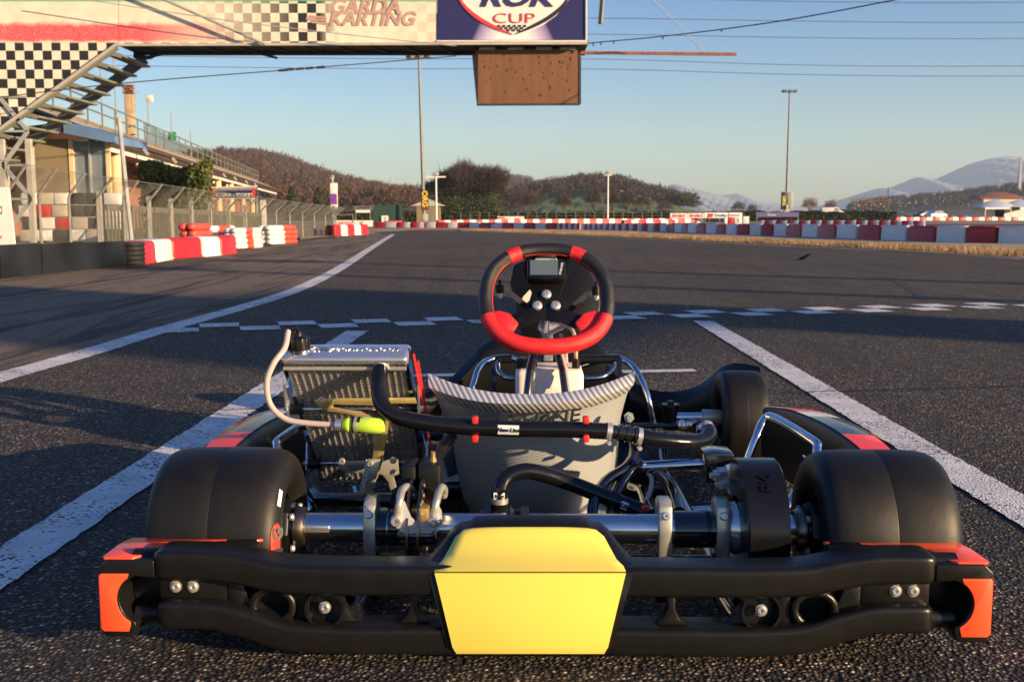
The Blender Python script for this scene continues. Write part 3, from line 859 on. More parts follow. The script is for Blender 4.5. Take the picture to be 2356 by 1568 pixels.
for px in (300, 365, 412, 458, 492, 524, 552):
    s = s_at(px)
    MB().lathe([(0, .0), (.03, .07), (.10, .09), (.16, .05), (.18, 0)], bp(s, EZ - .62, -.55), (0, 0, 1), 12).build('wall_lamp', X['whitepaint'], bld)
    MB().lathe([(0, 0), (.4, .42), (.42, 0)], bp(s, EZ - .45, -2.96), bn, 4).build('window', X['glass'], bld)
s = s_at(321, -2.2)
ch = MB(); ch.box(bp(s, EZ + 1.75, -2.2), (.36, .36, 2.6)); ch.build('chimney', X['chimney'], bld, bevel=.03)
for k in range(4):
    MB().box(bp(s, EZ + 3.12 + k * .11, -2.2), (.46 - .06 * (k % 2), .46 - .06 * (k % 2), .07)).build('chimney_cap', X['terracotta'], bld)
for px, z0, z1 in ((259, 1.2, 3.6), (290, 1.2, 4.4), (413, 1.0, 3.0), (455, .9, 2.6), (502, .9, 2.3)):
    s = s_at(px, -1.7)
    MB().bar(bp(s, EZ + z0, -1.7), bp(s, EZ + z1, -1.7), .05, .05).build('antenna_mast', X['steelgrey'], bld)
s = s_at(333, -1.9)
MB().bar(bp(s, EZ + 2.2, -1.9), bp(s, EZ + 4.6, -1.9), .03, .03).build('antenna', X['steelgrey'], bld)
for z, w in ((4.4, .5), (4.1, .6), (3.2, .9)):
    MB().bar(bp(s - w, EZ + z, -1.9), bp(s + w, EZ + z, -1.9), .02, .02).build('antenna', X['steelgrey'], bld)
s = s_at(362, -1.6)
MB().bar(bp(s, EZ + 1.2, -1.6), bp(s, EZ + 2.9, -1.6), .05, .05).build('floodlight_post', X['steelgrey'], bld)
MB().box(bp(s, EZ + 3.0, -1.5), (.3, .2, .32), Matrix.Rotation(.5, 3, 'X')).build('floodlight', X['whitepaint'], bld, bevel=.03)
s = s_at(414, -2.1)
MB().box(bp(s, EZ + 1.9, -2.1), (.45, .05, .5)).build('exit_sign', pm('green_sign', (.02, .25, .09), .5), bld)
# glazed control booth in front of it
bx = thing('control_booth', 'glazed control booth with blue roof edge behind the mesh fence', 'booth', W(110, 330, 29).to_2d().to_3d())
BO = -Vector(bx.location)
def bq(x, y, Y=29): return W(x, y, Y) + BO
zt, zs, zf = W(0, 320, 29).z, W(0, 452, 29).z, 0
xl_, xm_, xr_ = bq(66, 400).x, bq(166, 400).x, bq(250, 400).x
def vwall(name, xa, xb, z0, z1, Y0, mat, th=.1):
    return MB().box(((xa + xb) / 2, Y0 + th / 2, (z0 + z1) / 2), (xb - xa, th, z1 - z0)).build(name, mat, bx)
vwall('wall', xl_, xm_ - .1, 0, zt, 0, X['beige'])
vwall('low_wall', xm_ - .1, xr_ + .25, 0, zs, 0, X['concrete'])
for xa, xb in ((xm_ + .06, (xm_ + xr_) / 2 - .03), ((xm_ + xr_) / 2 + .03, xr_ - .04)):
    vwall('window_pane', xa, xb, zs + .05, zt - .05, .05, X['glass'], .02)
for x, w in ((xm_, .12), ((xm_ + xr_) / 2, .05), (xr_, .10)):
    MB().box((x, .03, (zs + zt) / 2), (w, .12, zt - zs)).build('window_frame', X['cream'] if w > .06 else X['steelgrey'], bx)
MB().box(((xm_ + xr_) / 2, .02, zs + .02), (xr_ - xm_ + .3, .2, .08)).build('window_sill', X['steelgrey'], bx)
MB().prism([(xl_ - .1, -.5, zt + .02), (xr_ - .95, -.5, zt + .16), (xr_ - .95, -.5, zt + .42), (xl_ - .1, -.5, zt + .26)], (0, 2.5, 0)).build('roof', X['roofdark'], bx)
MB().prism([(xr_ - .94, -.56, zt + .42), (xr_ + .42, -.56, zt + .04), (xr_ + .42, -.56, zt - .16), (xr_ - .94, -.56, zt + .12)], (0, 2.5, 0)).build('roof_fascia', X['roofblue'], bx)
# painted block wall below the booth
sw = thing('block_wall', 'stacked black, white and red painted blocks under the booth', 'wall', W(170, 500, 27).to_2d().to_3d())
cols = [['concrete', 'white', 'blackrub', 'white'], ['concrete', 'blackrub', 'white', 'red'], ['concrete', 'blackrub', 'white', 'red'], ['concrete', 'white', 'blackrub', 'white'], ['white', 'blackrub', 'white', 'blackrub']]
for r_ in range(4):
    for c_ in range(6):
        m = X[cols[(r_ + (c_ > 3)) % 5][(c_ + r_) % 4]]
        MB().box((-1.1 + c_ * .42 + (r_ % 2) * .08, 0, .16 + r_ * .31), (.40, .5, .29)).build('block', m, sw, bevel=.03)

# ================================================================ mesh fence along the pit lane
F0, F1 = W(-40, 500, 16.5), W(772, 500, 37)
F0.z = F1.z = 0
NF = 18
fen = thing('mesh_fence', 'galvanised wire mesh fence with angled post tops behind the barriers', 'fence', F0)
fd = (F1 - F0); FL = fd.length; fd.normalize(); fnn = Vector((fd.y, -fd.x, 0))
if fnn.x < 0: fnn = -fnn
def fz(f): return 1.30 - .50 * f ** .8
def fq(f, z, out=0): return fd * (FL * f) + fnn * out + Vector((0, 0, z))
fs_ = [(i / NF) ** 1.15 for i in range(NF + 1)]
for i, f in enumerate(fs_):
    H = fz(f)
    MB().tube([fq(f, 0), fq(f, H * .8), fq(f, H * .86, .02), fq(f, H * 1.18, .34)], .028, 8).build('post', X['galv'], fen)
for a, b in zip(fs_[:-1], fs_[1:]):
    w = MB(); Lp = FL * (b - a); n = int(Lp / .062)
    Ha, Hb = fz(a), fz(b)
    for dirn in (1, -1):
        for k in range(-int(Ha / .062), n + 1):
            # diagonal wires clipped to the panel
            pts = []
            for q in range(7):
                h = Ha * 1.14 * q / 6
                x = (k * .062 + h) if dirn == 1 else (n * .062 - k * .062 - h)
                if 0 <= x <= Lp:
                    f = a + x / FL
                    o = 0 if h < Ha * .86 else (h - Ha * .86) / (Ha * .3) * .34
                    pts.append(fq(f, min(h, 9), o))
            if len(pts) > 1:
                w.tube([pts[0], pts[-1]] if pts[-1].z < Ha * .8 else pts, .0028, 3, caps=False)
    w.build('wire_mesh', X['wire'], fen)
    MB().tube([fq(a, Ha * 1.17, .33), fq(b, Hb * 1.17, .33)], .008, 5).build('top_wire', X['wire'], fen)
# steel bar screen behind the mesh fence
X['screen'] = pm('weathered_screen_steel', (.15, .145, .11), .6, var=.2, scale=3)
scn = thing('bar_screen', 'grey vertical steel bar screen standing behind the mesh fence', 'fence', F0)
for i in range(5, 13):
    f0, f1 = fs_[i] , fs_[i + 1]
    m = MB(); n = int(FL * (f1 - f0) / .15)
    for k in range(n):
        f = f0 + (f1 - f0) * k / n
        m.bar(fq(f, .05, -.5), fq(f, fz(f) * .70, -.5), .03, .045)
    m.build('bars', X['screen'], scn)
    MB().bar(fq(f0, fz(f0) * .73, -.5), fq(f1, fz(f1) * .73, -.5), .05, .12).build('rail', X['screen'], scn)
    MB().bar(fq(f0, 0, -.5), fq(f0, fz(f0) * 1.0, -.5), .08, .08).build('screen_post', X['steellight'], scn)
# white notice board far left, dark leaning pole, ticket sign
wb = thing('notice_board', 'white notice board standing at the left edge behind the black wall', 'sign', W(-30, 560, 12.6).to_2d().to_3d())
wo = -Vector(wb.location)
MB().prism([W(-120, 432, 12.6) + wo, W(19, 430, 12.6) + wo, W(35, 571, 12.6) + wo, W(-120, 580, 12.6) + wo], (0, .03, 0)).build('board', X['whitepaint'], wb)
MB().prism([W(-60, 475, 12.59) + wo, W(5, 475, 12.59) + wo, W(5, 492, 12.59) + wo, W(-60, 492, 12.59) + wo], (0, -.004, 0)).build('print_frame', X['inkblack'], wb)
MB().prism([W(-60, 478, 12.58) + wo, W(3, 478, 12.58) + wo, W(3, 489, 12.58) + wo, W(-60, 489, 12.58) + wo], (0, -.006, 0)).build('print_field', X['whitepaint'], wb)
MB().prism([W(-40, 543, 12.59) + wo, W(6, 543, 12.59) + wo, W(-5, 556, 12.59) + wo, W(-40, 556, 12.59) + wo], (0, -.004, 0)).build('print_flash', X['signred'], wb)
for x in (-.7, .12):
    MB().bar((x, .06, 0), (x, .06, .9), .05, .05).build('leg', X['galv'], wb)
MB().tube([Vector((W(303, 560, 21).x, 21, 0)), W(300, 540, 21), W(273, 272, 21)], .045, 8)
lp = MB().tube([Vector((W(304, 560, 21).x, 21, 0)), W(273, 270, 21)], .045, 8).build('pole', X['steelgrey'])
tag(lp, 'dark grey leaning pole rising behind the mesh fence', 'pole')
tk = thing('ticket_sign', 'navy chequered ticket office sign with red arrows on posts', 'sign', W(540, 470, 36.5).to_2d().to_3d())
to = -Vector(tk.location)
MB().prism([W(486, 431, 36.5) + to, W(592, 428, 36.5) + to, W(592, 456, 36.5) + to, W(486, 457, 36.5) + to], (0, .05, 0)).build('board', X['navy'], tk)
for a, b in (((486, 431), (592, 428.4)), ((486, 457), (592, 456))):
    MB().bar(W(*a, 36.48) + to, W(*b, 36.48) + to, .02, .03).build('border', X['whitepaint'], tk)
ck = MB()
for i in range(48):
    for j in range(4):
        if (i + j) % 2 == 0:
            p = W(489 + i * 2.15, 433.5 - i * .055 + j * 2.1, 36.485) + to
            ck.box(p, (.03 - j * .005, .006, .03 - j * .005))
ck.build('check_print', X['whitepaint'], tk)
text('lettering', 'CASSA - TICKET', .16, X['whitepaint'], frame(W(540, 449, 36.48) + to, (1, 0, 0), (0, 0, 1)), tk, .004, 0, .004, 1.15)
for x in (491, 584):
    c = W(x, 444, 36.47) + to
    MB().prism([c + Vector(v) for v in ((-.04, 0, -.16), (.04, 0, -.16), (.04, 0, 0), (.1, 0, 0), (0, 0, .15), (-.1, 0, 0), (-.04, 0, 0))], (0, -.006, 0)).build('arrow', X['signred'], tk)
for x in (500, 591):
    p = W(x, 450, 36.55) + to
    MB().bar(Vector((p.x, p.y, 0)), p, .06, .06).build('post', X['steellight'], tk)
# small pillar sign, white pole, timing stand at the end of the fence
o = MB().tube([G(612, 512) * 1, W(607, 459, 62)], .16, 8)
pp = W(607, 520, 62); pp.z = 0
tag(MB().bar(pp, W(605, 460, 62), .28, .28).build('white_post', X['whitepaint']), 'tall white square post beyond the mesh fence', 'post')
ps = thing('pillar_sign', 'small white and purple pillar sign beyond the fence end', 'sign', W(770, 520, 70).to_2d().to_3d())
MB().box((0, 0, 1.0), (.1, .1, 2.0)).build('post', X['galv'], ps)
MB().box((0, -.08, 1.95), (.5, .06, 1.7)).build('panel', X['whitepaint'], ps, bevel=.04)
MB().box((0, -.115, 1.75), (.42, .02, .7)).build('print', pm('purple_print', (.18, .05, .3), .5), ps)
st = thing('timing_stand', 'thin metal marshal stand with white plate in front of the hedge', 'stand', W(835, 520, 78).to_2d().to_3d())
so = -Vector(st.location)
for x in (818, 852):
    p = W(x, 475, 78) + so
    MB().bar(Vector((p.x, 0, 0)), p, .07, .07).build('leg', X['galv'], st)
for y in (475, 480):
    MB().bar(W(812, y, 78) + so, W(860, y, 78) + so, .06, .06).build('rail', X['galv'], st)
MB().bar(W(819, 486, 78) + so, W(851, 486, 78) + so, .1, .2).build('plate', X['whitepaint'], st)
bn1 = thing('banner_wall', 'long white banner with red lettering at the fence end', 'banner', W(840, 520, 66).to_2d().to_3d())
bo = -Vector(bn1.location)
MB().prism([W(768, 507, 66) + bo, W(858, 507, 66) + bo, W(857, 521.5, 66) + bo, W(768, 521.5, 66) + bo], (0, .1, 0)).build('panel', X['whitepaint'], bn1)
text('lettering', 'KARTING', .28, X['signred'], frame(W(795, 514, 65.95) + bo, (1, 0, 0), (0, 0, 1)), bn1, .004)
text('lettering', 'X', .36, X['orangered'], frame(W(833, 514, 65.95) + bo, (1, 0, 0), (0, 0, 1)), bn1, .004)
MB().bar(W(768, 495, 66) + bo, W(812, 493, 66) + bo, .06, .06).build('rail', X['galv'], bn1)
MB().bar(W(812, 493, 66) + bo, W(812, 512, 66) + bo, .06, .06).build('rail', X['galv'], bn1)

# ================================================================ masts and lamp posts
X['mastgrey'] = pm('weathered_mast_steel', (.17, .17, .16), .5, metal=.3, var=.15, scale=2)
def mast(px, ytop, Y, label, sign=None, heads=6, r=.16):
    base = W(px, 505, Y); base.z = 0
    top = W(px - (12 if sign else 0) * 0, ytop, Y)
    o = thing('floodlight_mast', label, 'mast', base)
    dx = -.0
    tz = top.z
    MB().tube([(0, 0, 0), (0, 0, tz * .5), (0, 0, tz)], [r, r * .8, r * .55], 12).build('pole', X['mastgrey'], o)
    MB().bar((-.9, 0, tz), (.9, 0, tz), .12, .12).build('crossbar', X['steelgrey'], o)
    for k in range(heads):
        x = -.9 + 1.8 * k / (heads - 1)
        MB().box((x, -.2 if k % 2 else .2, tz + .16), (.34, .4, .3), Matrix.Rotation(.6 if k % 2 else -.6, 3, 'X')).build('floodlight', X['steelgrey'], o, bevel=.04)
    return o
m1 = mast(976, 133, 88, 'tall floodlight mast with black and yellow sign near the ivy tree')
m1.rotation_euler = (0, R(-1.3), 0)
mo = -Vector(m1.location)
zc = W(978, 460, 88).z
MB().box((.12, -.25, zc), (.62, .1, 1.62)).build('sign_board', X['black'], m1, bevel=.02)
text('sign_lettering', 'ORG', .62, X['yellowprint'], frame((.12, -.31, zc + .08), (0, 0, -1), (1, 0, 0)), m1, .004, 0, .02, 1.0)
MB().box((.12, -.31, zc - .70), (.46, .01, .06)).build('sign_footer', X['signred'], m1)
MB().box((.1, -.1, .5), (.4, .4, .6)).build('junction_box', X['steellight'], m1, bevel=.02)
m2 = mast(1808, 212, 150, 'tall floodlight mast with paired dark signs on the right', r=.2)
zc = W(1808, 462, 150).z
MB().box((-.45, -.3, zc), (.8, .1, 2.5)).build('sign_board', X['black'], m2, bevel=.02)
MB().box((.55, -.3, zc), (.7, .1, 2.4)).build('sign_board', X['steelgrey'], m2, bevel=.02)
text('sign_lettering', 'ORG', .6, X['yellowprint'], frame((-.45, -.37, zc), (0, 0, -1), (1, 0, 0)), m2, .004, 0, .02)
MB().box((0, -.1, 1.6), (.7, .5, 1.2)).build('junction_box', X['steellight'], m2, bevel=.04)
def lamp_post(px, ytop, Y, label, arm=.9):
    base = W(px, 505, Y); base.z = 0
    o = thing('lamp_post', label, 'lamp post', base)
    tz = W(px, ytop, Y).z
    MB().tube([(0, 0, 0), (0, 0, tz)], [.09, .06], 10).build('pole', X['whitepaint'], o)
    MB().bar((-arm / 2, 0, tz - .1), (arm / 2, 0, tz - .1), .1, .1).build('arm', X['whitepaint'], o)
    MB().box((0, -.05, tz + .12), (.4, .3, .3)).build('lamp_head', X['steelgrey'], o, bevel=.04)
    return o
lamp_post(1004, 404, 82, 'white lamp post with crossarm just right of the signed mast', 1.5)
lamp_post(1398, 400, 96, 'white lamp post with square head in front of the wooded knoll', .7)
lamp_post(767, 408, 140, 'slim lamp post below the brown hillside', .5)
hut = thing('marshal_hut', 'small pale marshal hut with pitched roof behind the mast', 'hut', W(985, 505, 92).to_2d().to_3d())
MB().box((0, .8, .75), (2.0, 1.6, 1.5)).build('wall', X['beige'], hut)
MB().prism([(-1.5, -.1, 1.5), (1.5, -.1, 1.5), (.0, -.1, 2.1)], (0, 1.9, 0)).build('roof', X['steellight'], hut)
MB().box((.1, -.02, .6), (.7, .05, 1.1)).build('door', X['green_steel'], hut)
tg = thing('green_screen_panel', 'dark green screen panel with numbered board at the track end', 'panel', W(892, 505, 84).to_2d().to_3d())
MB().box((0, 0, .75), (2.4, .1, 1.5)).build('panel', pm('dark_green_screen', (.012, .05, .035), .7), tg)
MB().box((-.2, -.15, .35), (.55, .05, .6)).build('number_board', X['whitepaint'], tg)
text('number', '2', .5, X['inkblack'], frame((-.2, -.18, .35), (1, 0, 0), (0, 0, 1)), tg, .004)
MB().box((.75, -.25, .12), (1.4, .3, .3)).build('base_cover', X['orangered'], tg, bevel=.05)

# ================================================================ hedge, hedge fence, banners
leafm = grass_mat('hedge_leaf', (0.010, 0.014, 0.006), (0.024, 0.034, 0.010), (0.055, 0.062, 0.016))
def leaf_box(name, a, b, dep, h, n, size, mat, parent=None, wob=.25):
    """leaf faces through a hedge-shaped volume between ground points a and b"""
    a, b = Vector(a), Vector(b); t = b - a; L = t.length; t.normalize(); nn = Vector((-t.y, t.x, 0))
    u = rng.random(n) * L; v = (rng.random(n) - .5) * dep; w = 1 - rng.random(n) ** 2.2
    hh = h * (1 + wob * (np.sin(u * .9) * .3 + np.sin(u * 2.7 + 1) * .25 + rng.random(n) * .2))
    P = np.outer(u, t) + np.outer(v, nn) + np.array(a) + np.stack([0 * u, 0 * u, w * hh], 1)
    e1 = rng.normal(size=(n, 3)); e1 /= np.linalg.norm(e1, axis=1)[:, None]
    e2 = np.cross(e1, rng.normal(size=(n, 3))); e2 /= np.linalg.norm(e2, axis=1)[:, None]
    s = size * (.6 + .8 * rng.random(n))[:, None]
    V = np.stack([P - e1 * s, P + e2 * s * .7, P + e1 * s, P - e2 * s * .7], 1).reshape(-1, 3)
    me = bpy.data.meshes.new(name)
    me.vertices.add(4 * n); me.vertices.foreach_set('co', V.ravel())
    me.loops.add(4 * n); me.loops.foreach_set('vertex_index', np.arange(4 * n))
    me.polygons.add(n); me.polygons.foreach_set('loop_start', np.arange(n) * 4); me.polygons.foreach_set('loop_total', np.full(n, 4))
    me.update(); me.validate()
    me.materials.append(mat)
    o = bpy.data.objects.new(name, me); COL.objects.link(o)
    if parent: o.parent = parent
    return o
def flat(p): return Vector((p.x, p.y, 0))
for i, (xa, xb, Y, yt, lab) in enumerate(((768, 1180, 108, 487, 'dark clipped hedge behind the far barriers below the hillside'), (1175, 1700, 112, 487.5, 'dark clipped hedge behind the banners in the middle'), (1695, 2060, 128, 486, 'dark clipped hedge right of the second mast'))):
    a, b = flat(W(xa, 500, Y)), flat(W(xb, 500, Y))
    zt_ = W(xa, yt, Y).z
    hg = thing('hedge', lab, 'hedge', a)
    MB().box(((b - a) / 2) + Vector((0, .35, zt_ * .46)), ((b - a).length, .9, zt_ * .9)).build('hedge_core', X['blackrub'], hg)
    leaf_box('foliage', (0, 0, 0), b - a, 1.5, zt_ * .93, 13000, .10, leafm, hg)
wf = thing('wire_fence', 'low wire fence on thin posts in front of the hedge', 'fence', flat(W(1060, 500, 104)))
for i in range(30):
    x = W(1060 + i * 22, 500, 104).x - wf.location.x
    MB().bar((x, 0, 0), (x, 0, 1.0), .05, .05).build('post', X['galv'], wf)
for z in (.35, .65, .95):
    MB().bar((0, 0, z), (W(1060 + 29 * 22, 500, 104).x - wf.location.x, 0, z), .02, .02).build('wire', X['wire'], wf)
def ad(px0, px1, y0, y1, Y, mat, label, txts=()):
    p = flat(W((px0 + px1) / 2, 500, Y))
    o = thing('advertising_banner', label, 'banner', p)
    q = -p
    MB().prism([W(px0, y0, Y) + q, W(px1, y0, Y) + q, W(px1, y1, Y) + q, W(px0, y1, Y) + q], (0, .06, 0)).build('panel', mat, o)
    for x in (px0 + 2, px1 - 2):
        a = W(x, y1, Y) + q
        MB().bar(Vector((a.x, .06, 0)), Vector((a.x, .06, (W(x, y0, Y) + q).z)), .06, .06).build('leg', X['galv'], o)
    for s_, x, y, size, m, shear in txts:
        text('lettering', s_, size, m, frame(W(x, y, Y) + q + Vector((0, -.02, 0)), (1, 0, 0), (0, 0, 1)), o, .006, shear, .01)
    return o
grp = pm('grey_print', (.25, .27, .3), .5)
ad(1144, 1206, 498, 509.5, 100, X['whitepaint'], 'white sponsor banner with red and green flash by the hedge', [('MASTER', 1153, 501.5, .2, X['signred'], .2), ('ITALIA', 1168, 505, .18, pm('green_print', (.02, .3, .1), .5), .2), ('KART', 1190, 504, .2, X['signred'], .2)])
ad(1542, 1581, 490.5, 501.5, 98, X['whitepaint'], 'first white banner with red lettering left of its twin', [('birelart', 1561, 496, .42, X['signred'], .25)])
ad(1582, 1620, 490.5, 501.5, 98, X['whitepaint'], 'second white banner with red lettering beside the emblem banner', [('birelart', 1601, 496, .42, X['signred'], .25)])
o = ad(1621, 1708, 489, 501.5, 98, X['whitepaint'], 'white banner with red striped emblem and pale lettering', [('Freeline', 1658, 495.5, .34, pm('blue_print', (.05, .18, .5), .5), .2), ('CHEMICALS', 1688, 495.5, .2, grp, 0)])
for k in range(3):
    p = W(1631 + k * 4, 495.5, 97.95) - Vector(o.location)
    MB().bar(p + Vector((-.06, 0, -.18)), p + Vector((.06, 0, .18)), .01, .11, (1, 0, 0)).build('emblem', X['signred'], o)
ad(1740, 1838, 488, 499, 124, pm('purple_banner', (.10, .08, .22), .5), 'dull purple banner at the foot of the right-hand mast', [('Rotax', 1775, 494, .42, pm('lilac_print', (.45, .4, .6), .5), .2)])
nb = thing('marker_block', 'red and white marker block with number five on the infield', 'marker', flat(W(1696, 505, 86)))
for i, (c, x) in enumerate((('white', -.95), ('red', -.55), ('white', 0.05), ('white', .68))):
    MB().box((x, 0, .26 + (.04 if i == 3 else 0)), ((.25, .5, .6, .5)[i], .4, .52 + (.08 if i == 3 else 0))).build('block', X[c], nb, bevel=.03)
text('number', '5', .4, X['inkblack'], frame((.05, -.22, .26), (1, 0, 0), (0, 0, 1)), nb, .004)
gt = thing('goal_frame', 'thin metal frame standing behind the emblem banner', 'frame', flat(W(1700, 505, 92)))
go = -Vector(gt.location)
for x in (1676, 1712):
    p = W(x, 487, 92) + go
    MB().bar(Vector((p.x, 0, 0)), p, .06, .06).build('post', X['steeldark'], gt)
MB().bar(W(1676, 487, 92) + go, W(1712, 484, 92) + go, .06, .06).build('crossbar', X['steeldark'], gt)

# ================================================================ trees
twigm = pm('bare_twigs', (0.060, 0.040, 0.028), 0.9, var=0.35, scale=0.15)
barkm = pm('bark', (0.075, 0.055, 0.04), 0.95, var=0.3, scale=1.5, bump=0.5, bscale=6)
ivym = grass_mat('ivy_leaf', (0.012, 0.018, 0.006), (0.03, 0.042, 0.012), (0.07, 0.085, 0.02))
woodm = grass_mat('winter_wood', (0.030, 0.014, 0.008), (0.058, 0.027, 0.014), (0.092, 0.046, 0.024))
def twigs(n, center, rad, size, seed, shell=.55, up=.4, thick=.055):
    """thin twig triangles pointing outward from the crown's middle"""
    g = np.random.default_rng(seed)
    d = g.normal(size=(n, 3)); d /= np.linalg.norm(d, axis=1)[:, None]
    d[:, 2] = np.abs(d[:, 2]) * .9 - .25 * g.random(n)
    lump = 1 + .16 * np.sin(d[:, 0] * 7 + seed) + .14 * np.sin(d[:, 1] * 6 + seed * 2) + .12 * np.sin(d[:, 2] * 9 + d[:, 0] * 5)
    r = (shell + (1 - shell) * g.random(n) ** .6) * lump
    P = np.array(center) + d * r[:, None] * np.array(rad)
    dirv = d * .8 + g.normal(size=(n, 3)) * .45 + np.array([0, 0, up]); dirv /= np.linalg.norm(dirv, axis=1)[:, None]
    side = np.cross(dirv, g.normal(size=(n, 3))); side /= np.linalg.norm(side, axis=1)[:, None]
    ln = size * (.6 + .9 * g.random(n))[:, None]; wd_ = ln * thick
    V = np.stack([P - side * wd_, P + side * wd_, P + dirv * ln], 1).reshape(-1, 3)
    return V
def tri_obj(name, V, mat, parent=None):
    n = len(V) // 3
    me = bpy.data.meshes.new(name)
    me.vertices.add(3 * n); me.vertices.foreach_set('co', np.ascontiguousarray(V, dtype=np.float32).ravel())
    me.loops.add(3 * n); me.loops.foreach_set('vertex_index', np.arange(3 * n))
    me.polygons.add(n); me.polygons.foreach_set('loop_start', np.arange(n) * 3); me.polygons.foreach_set('loop_total', np.full(n, 3))
    me.update(); me.validate(); me.materials.append(mat)
    o = bpy.data.objects.new(name, me); COL.objects.link(o)
    if parent: o.parent = parent
    return o
def limbs(m, base, h, spread, n, r, seed):
    g = random.Random(seed)
    m.tube(spline([base, base + Vector((g.uniform(-.03, .03) * h, 0, h * .2)), base + Vector((0, 0, h * .42))], 4), [r * (1 - .05 * i) for i in range(9)], 7)
    for i in range(n):
        a = i * 2.4 + g.random(); z = h * g.uniform(.18, .42); k = g.uniform(.55, 1.0)
        s = base + Vector((0, 0, z))
        e = base + Vector((math.cos(a) * spread * k, math.sin(a) * spread * k, h * g.uniform(.55, .93)))
        mid = s.lerp(e, .45) + Vector((math.cos(a) * spread * .12, math.sin(a) * spread * .12, 0))
        P = spline([s, mid, e], 4)
        m.tube(P, [max(.012, r * .5 * (1 - j / (len(P) - .2))) for j in range(len(P))], 5)
        for q in range(3):
            st_ = P[3 + q * 2 if 3 + q * 2 < len(P) else -2]
            e2 = st_ + Vector((g.uniform(-1, 1) * spread * .3, g.uniform(-1, 1) * spread * .3, h * g.uniform(.08, .22)))
            m.tube([st_, st_.lerp(e2, .5) + Vector((0, 0, h * .02)), e2], [r * .16, r * .1, .012], 4)
def bare_tree(px, yb, ytop, Y, wpx, label, ntw, seed, ivy=0, group=None, mat=None):
    base = flat(W(px, 500, Y))
    h = W(px, ytop, Y).z; sp = wpx / 2 / FPX * Y
    o = thing('bare_tree', label, 'tree', base, group=group)
    m = MB(); limbs(m, Vector((0, 0, 0)), h, sp * .85, 16 if ivy else 9, h * .024, seed); m.build('trunk', barkm, o)
    V = [twigs(ntw, (0, 0, h * .52), (sp * .92, sp * .92, h * .42), h * .09, seed, .3, .4, .04)]
    tri_obj('crown', np.concatenate(V), mat or twigm, o)
    if ivy:
        g = np.random.default_rng(seed + 5)
        n = ivy
        cl = g.random((26, 3)); cc = np.stack([(cl[:, 0] - .5) * 1.35 * sp, (cl[:, 1] - .6) * 1.2 * sp, h * (.05 + .66 * cl[:, 2] ** 1.2)], 1)
        cc[:, :2] *= (1 - .45 * (cc[:, 2:3] / h))
        P = cc[g.integers(0, 26, n)] + g.normal(size=(n, 3)) * np.array([sp * .15, sp * .15, h * .085])
        P[:, 2] = np.clip(P[:, 2], .1, h * .86)
        e1 = g.normal(size=(n, 3)); e1 /= np.linalg.norm(e1, axis=1)[:, None]
        e2 = np.cross(e1, g.normal(size=(n, 3))); e2 /= np.linalg.norm(e2, axis=1)[:, None]
        s = .11 * (.6 + .8 * g.random(n))[:, None]
        tri_obj('ivy', np.stack([P - e1 * s, P + e1 * s, P + e2 * s * 1.5], 1).reshape(-1, 3), ivym, o)
    return o
bare_tree(1077, 500, 366, 150, 192, 'large round bare tree thick with dark ivy at the straight end', 30000, 3, ivy=34000, mat=pm('dark_twigs', (.034, .022, .015), .9, var=.3, scale=.3))
for i, (px, yt, Y, w, lab) in enumerate(((1223, 437, 210, 46, 'small bare tree left of the meadow'), (1207, 425, 230, 70, 'broad bare tree at the left foot of the knoll'), (1297, 437, 200, 42, 'pale bare tree standing on the meadow edge'), (1367, 425, 215, 40, 'bare tree just left of the square-headed lamp post'), (1408, 428, 225, 36, 'bare tree right behind the square-headed lamp post'), (1443, 430, 220, 44, 'bare tree at the right foot of the knoll'), (1478, 438, 225, 46, 'rightmost bare tree of the knoll'), (1530, 457, 260, 40, 'low pale bush tree right of the knoll'))):
    bare_tree(px, 500, yt, Y, w, lab, 2600, 20 + i)
for i, (px, yt, Y, w, lab) in enumerate(((1698, 459, 260, 34, 'dark round tree left of the right-hand mast'), (1729, 466, 280, 26, 'small tree close to the right-hand mast'), (1862, 449, 300, 42, 'pale feathery tree right of the right-hand mast'), (1910, 455, 320, 30, 'thin pale tree in the middle of the right background'), (1985, 447, 300, 60, 'wide pale bush tree left of the aerial pole'), (2020, 445, 290, 56, 'dense pale bush tree beside the aerial pole'))):
    bare_tree(px, 500, yt, Y, w, lab, 2200, 40 + i, mat=twigm if i < 2 else pm('pale_twigs', (.17, .115, .07), .9, var=.25, scale=.2))
for i, (px, yt, Y, lab) in enumerate(((673, 430, 150, 'dark conifer below the hillside, nearest the ticket sign'), (734, 432, 155, 'dark conifer below the hillside, right of the white post'), (699, 456, 140, 'short dark conifer between two taller ones'), (760, 458, 150, 'short dark conifer beside the slim lamp post'), (1865, 448, 0, ''))):
    if not Y: continue
    base = flat(W(px, 500, Y)); h = W(px, yt, Y).z
    o = thing('conifer', lab, 'tree', base)
    MB().tube([(0, 0, 0), (0, 0, h * .9)], [.14, .03], 7).build('trunk', barkm, o)
    n = 2600; w = 1 - rng.random(n) ** .8; an = rng.random(n) * 6.283; rr = h * .27 * (1 - w) ** .7 * (.35 + .65 * rng.random(n)) * (1 + .3 * np.sin(an * 3 + w * 9))
    P = np.stack([np.cos(an) * rr, np.sin(an) * rr, w * h], 1)
    e1 = rng.normal(size=(n, 3)); e1 /= np.linalg.norm(e1, axis=1)[:, None]; e2 = rng.normal(size=(n, 3)); e2 /= np.linalg.norm(e2, axis=1)[:, None]
    tri_obj('crown', np.stack([P - e1 * .16, P + e1 * .16, P + e2 * .34], 1).reshape(-1, 3), leafm, o)
sb = thing('evergreen_shrub', 'leafy evergreen shrub growing in front of the clubhouse columns', 'shrub', flat(W(405, 500, 35.5)))
sbo = W(330, 500, 35.5) - Vector(sb.location)
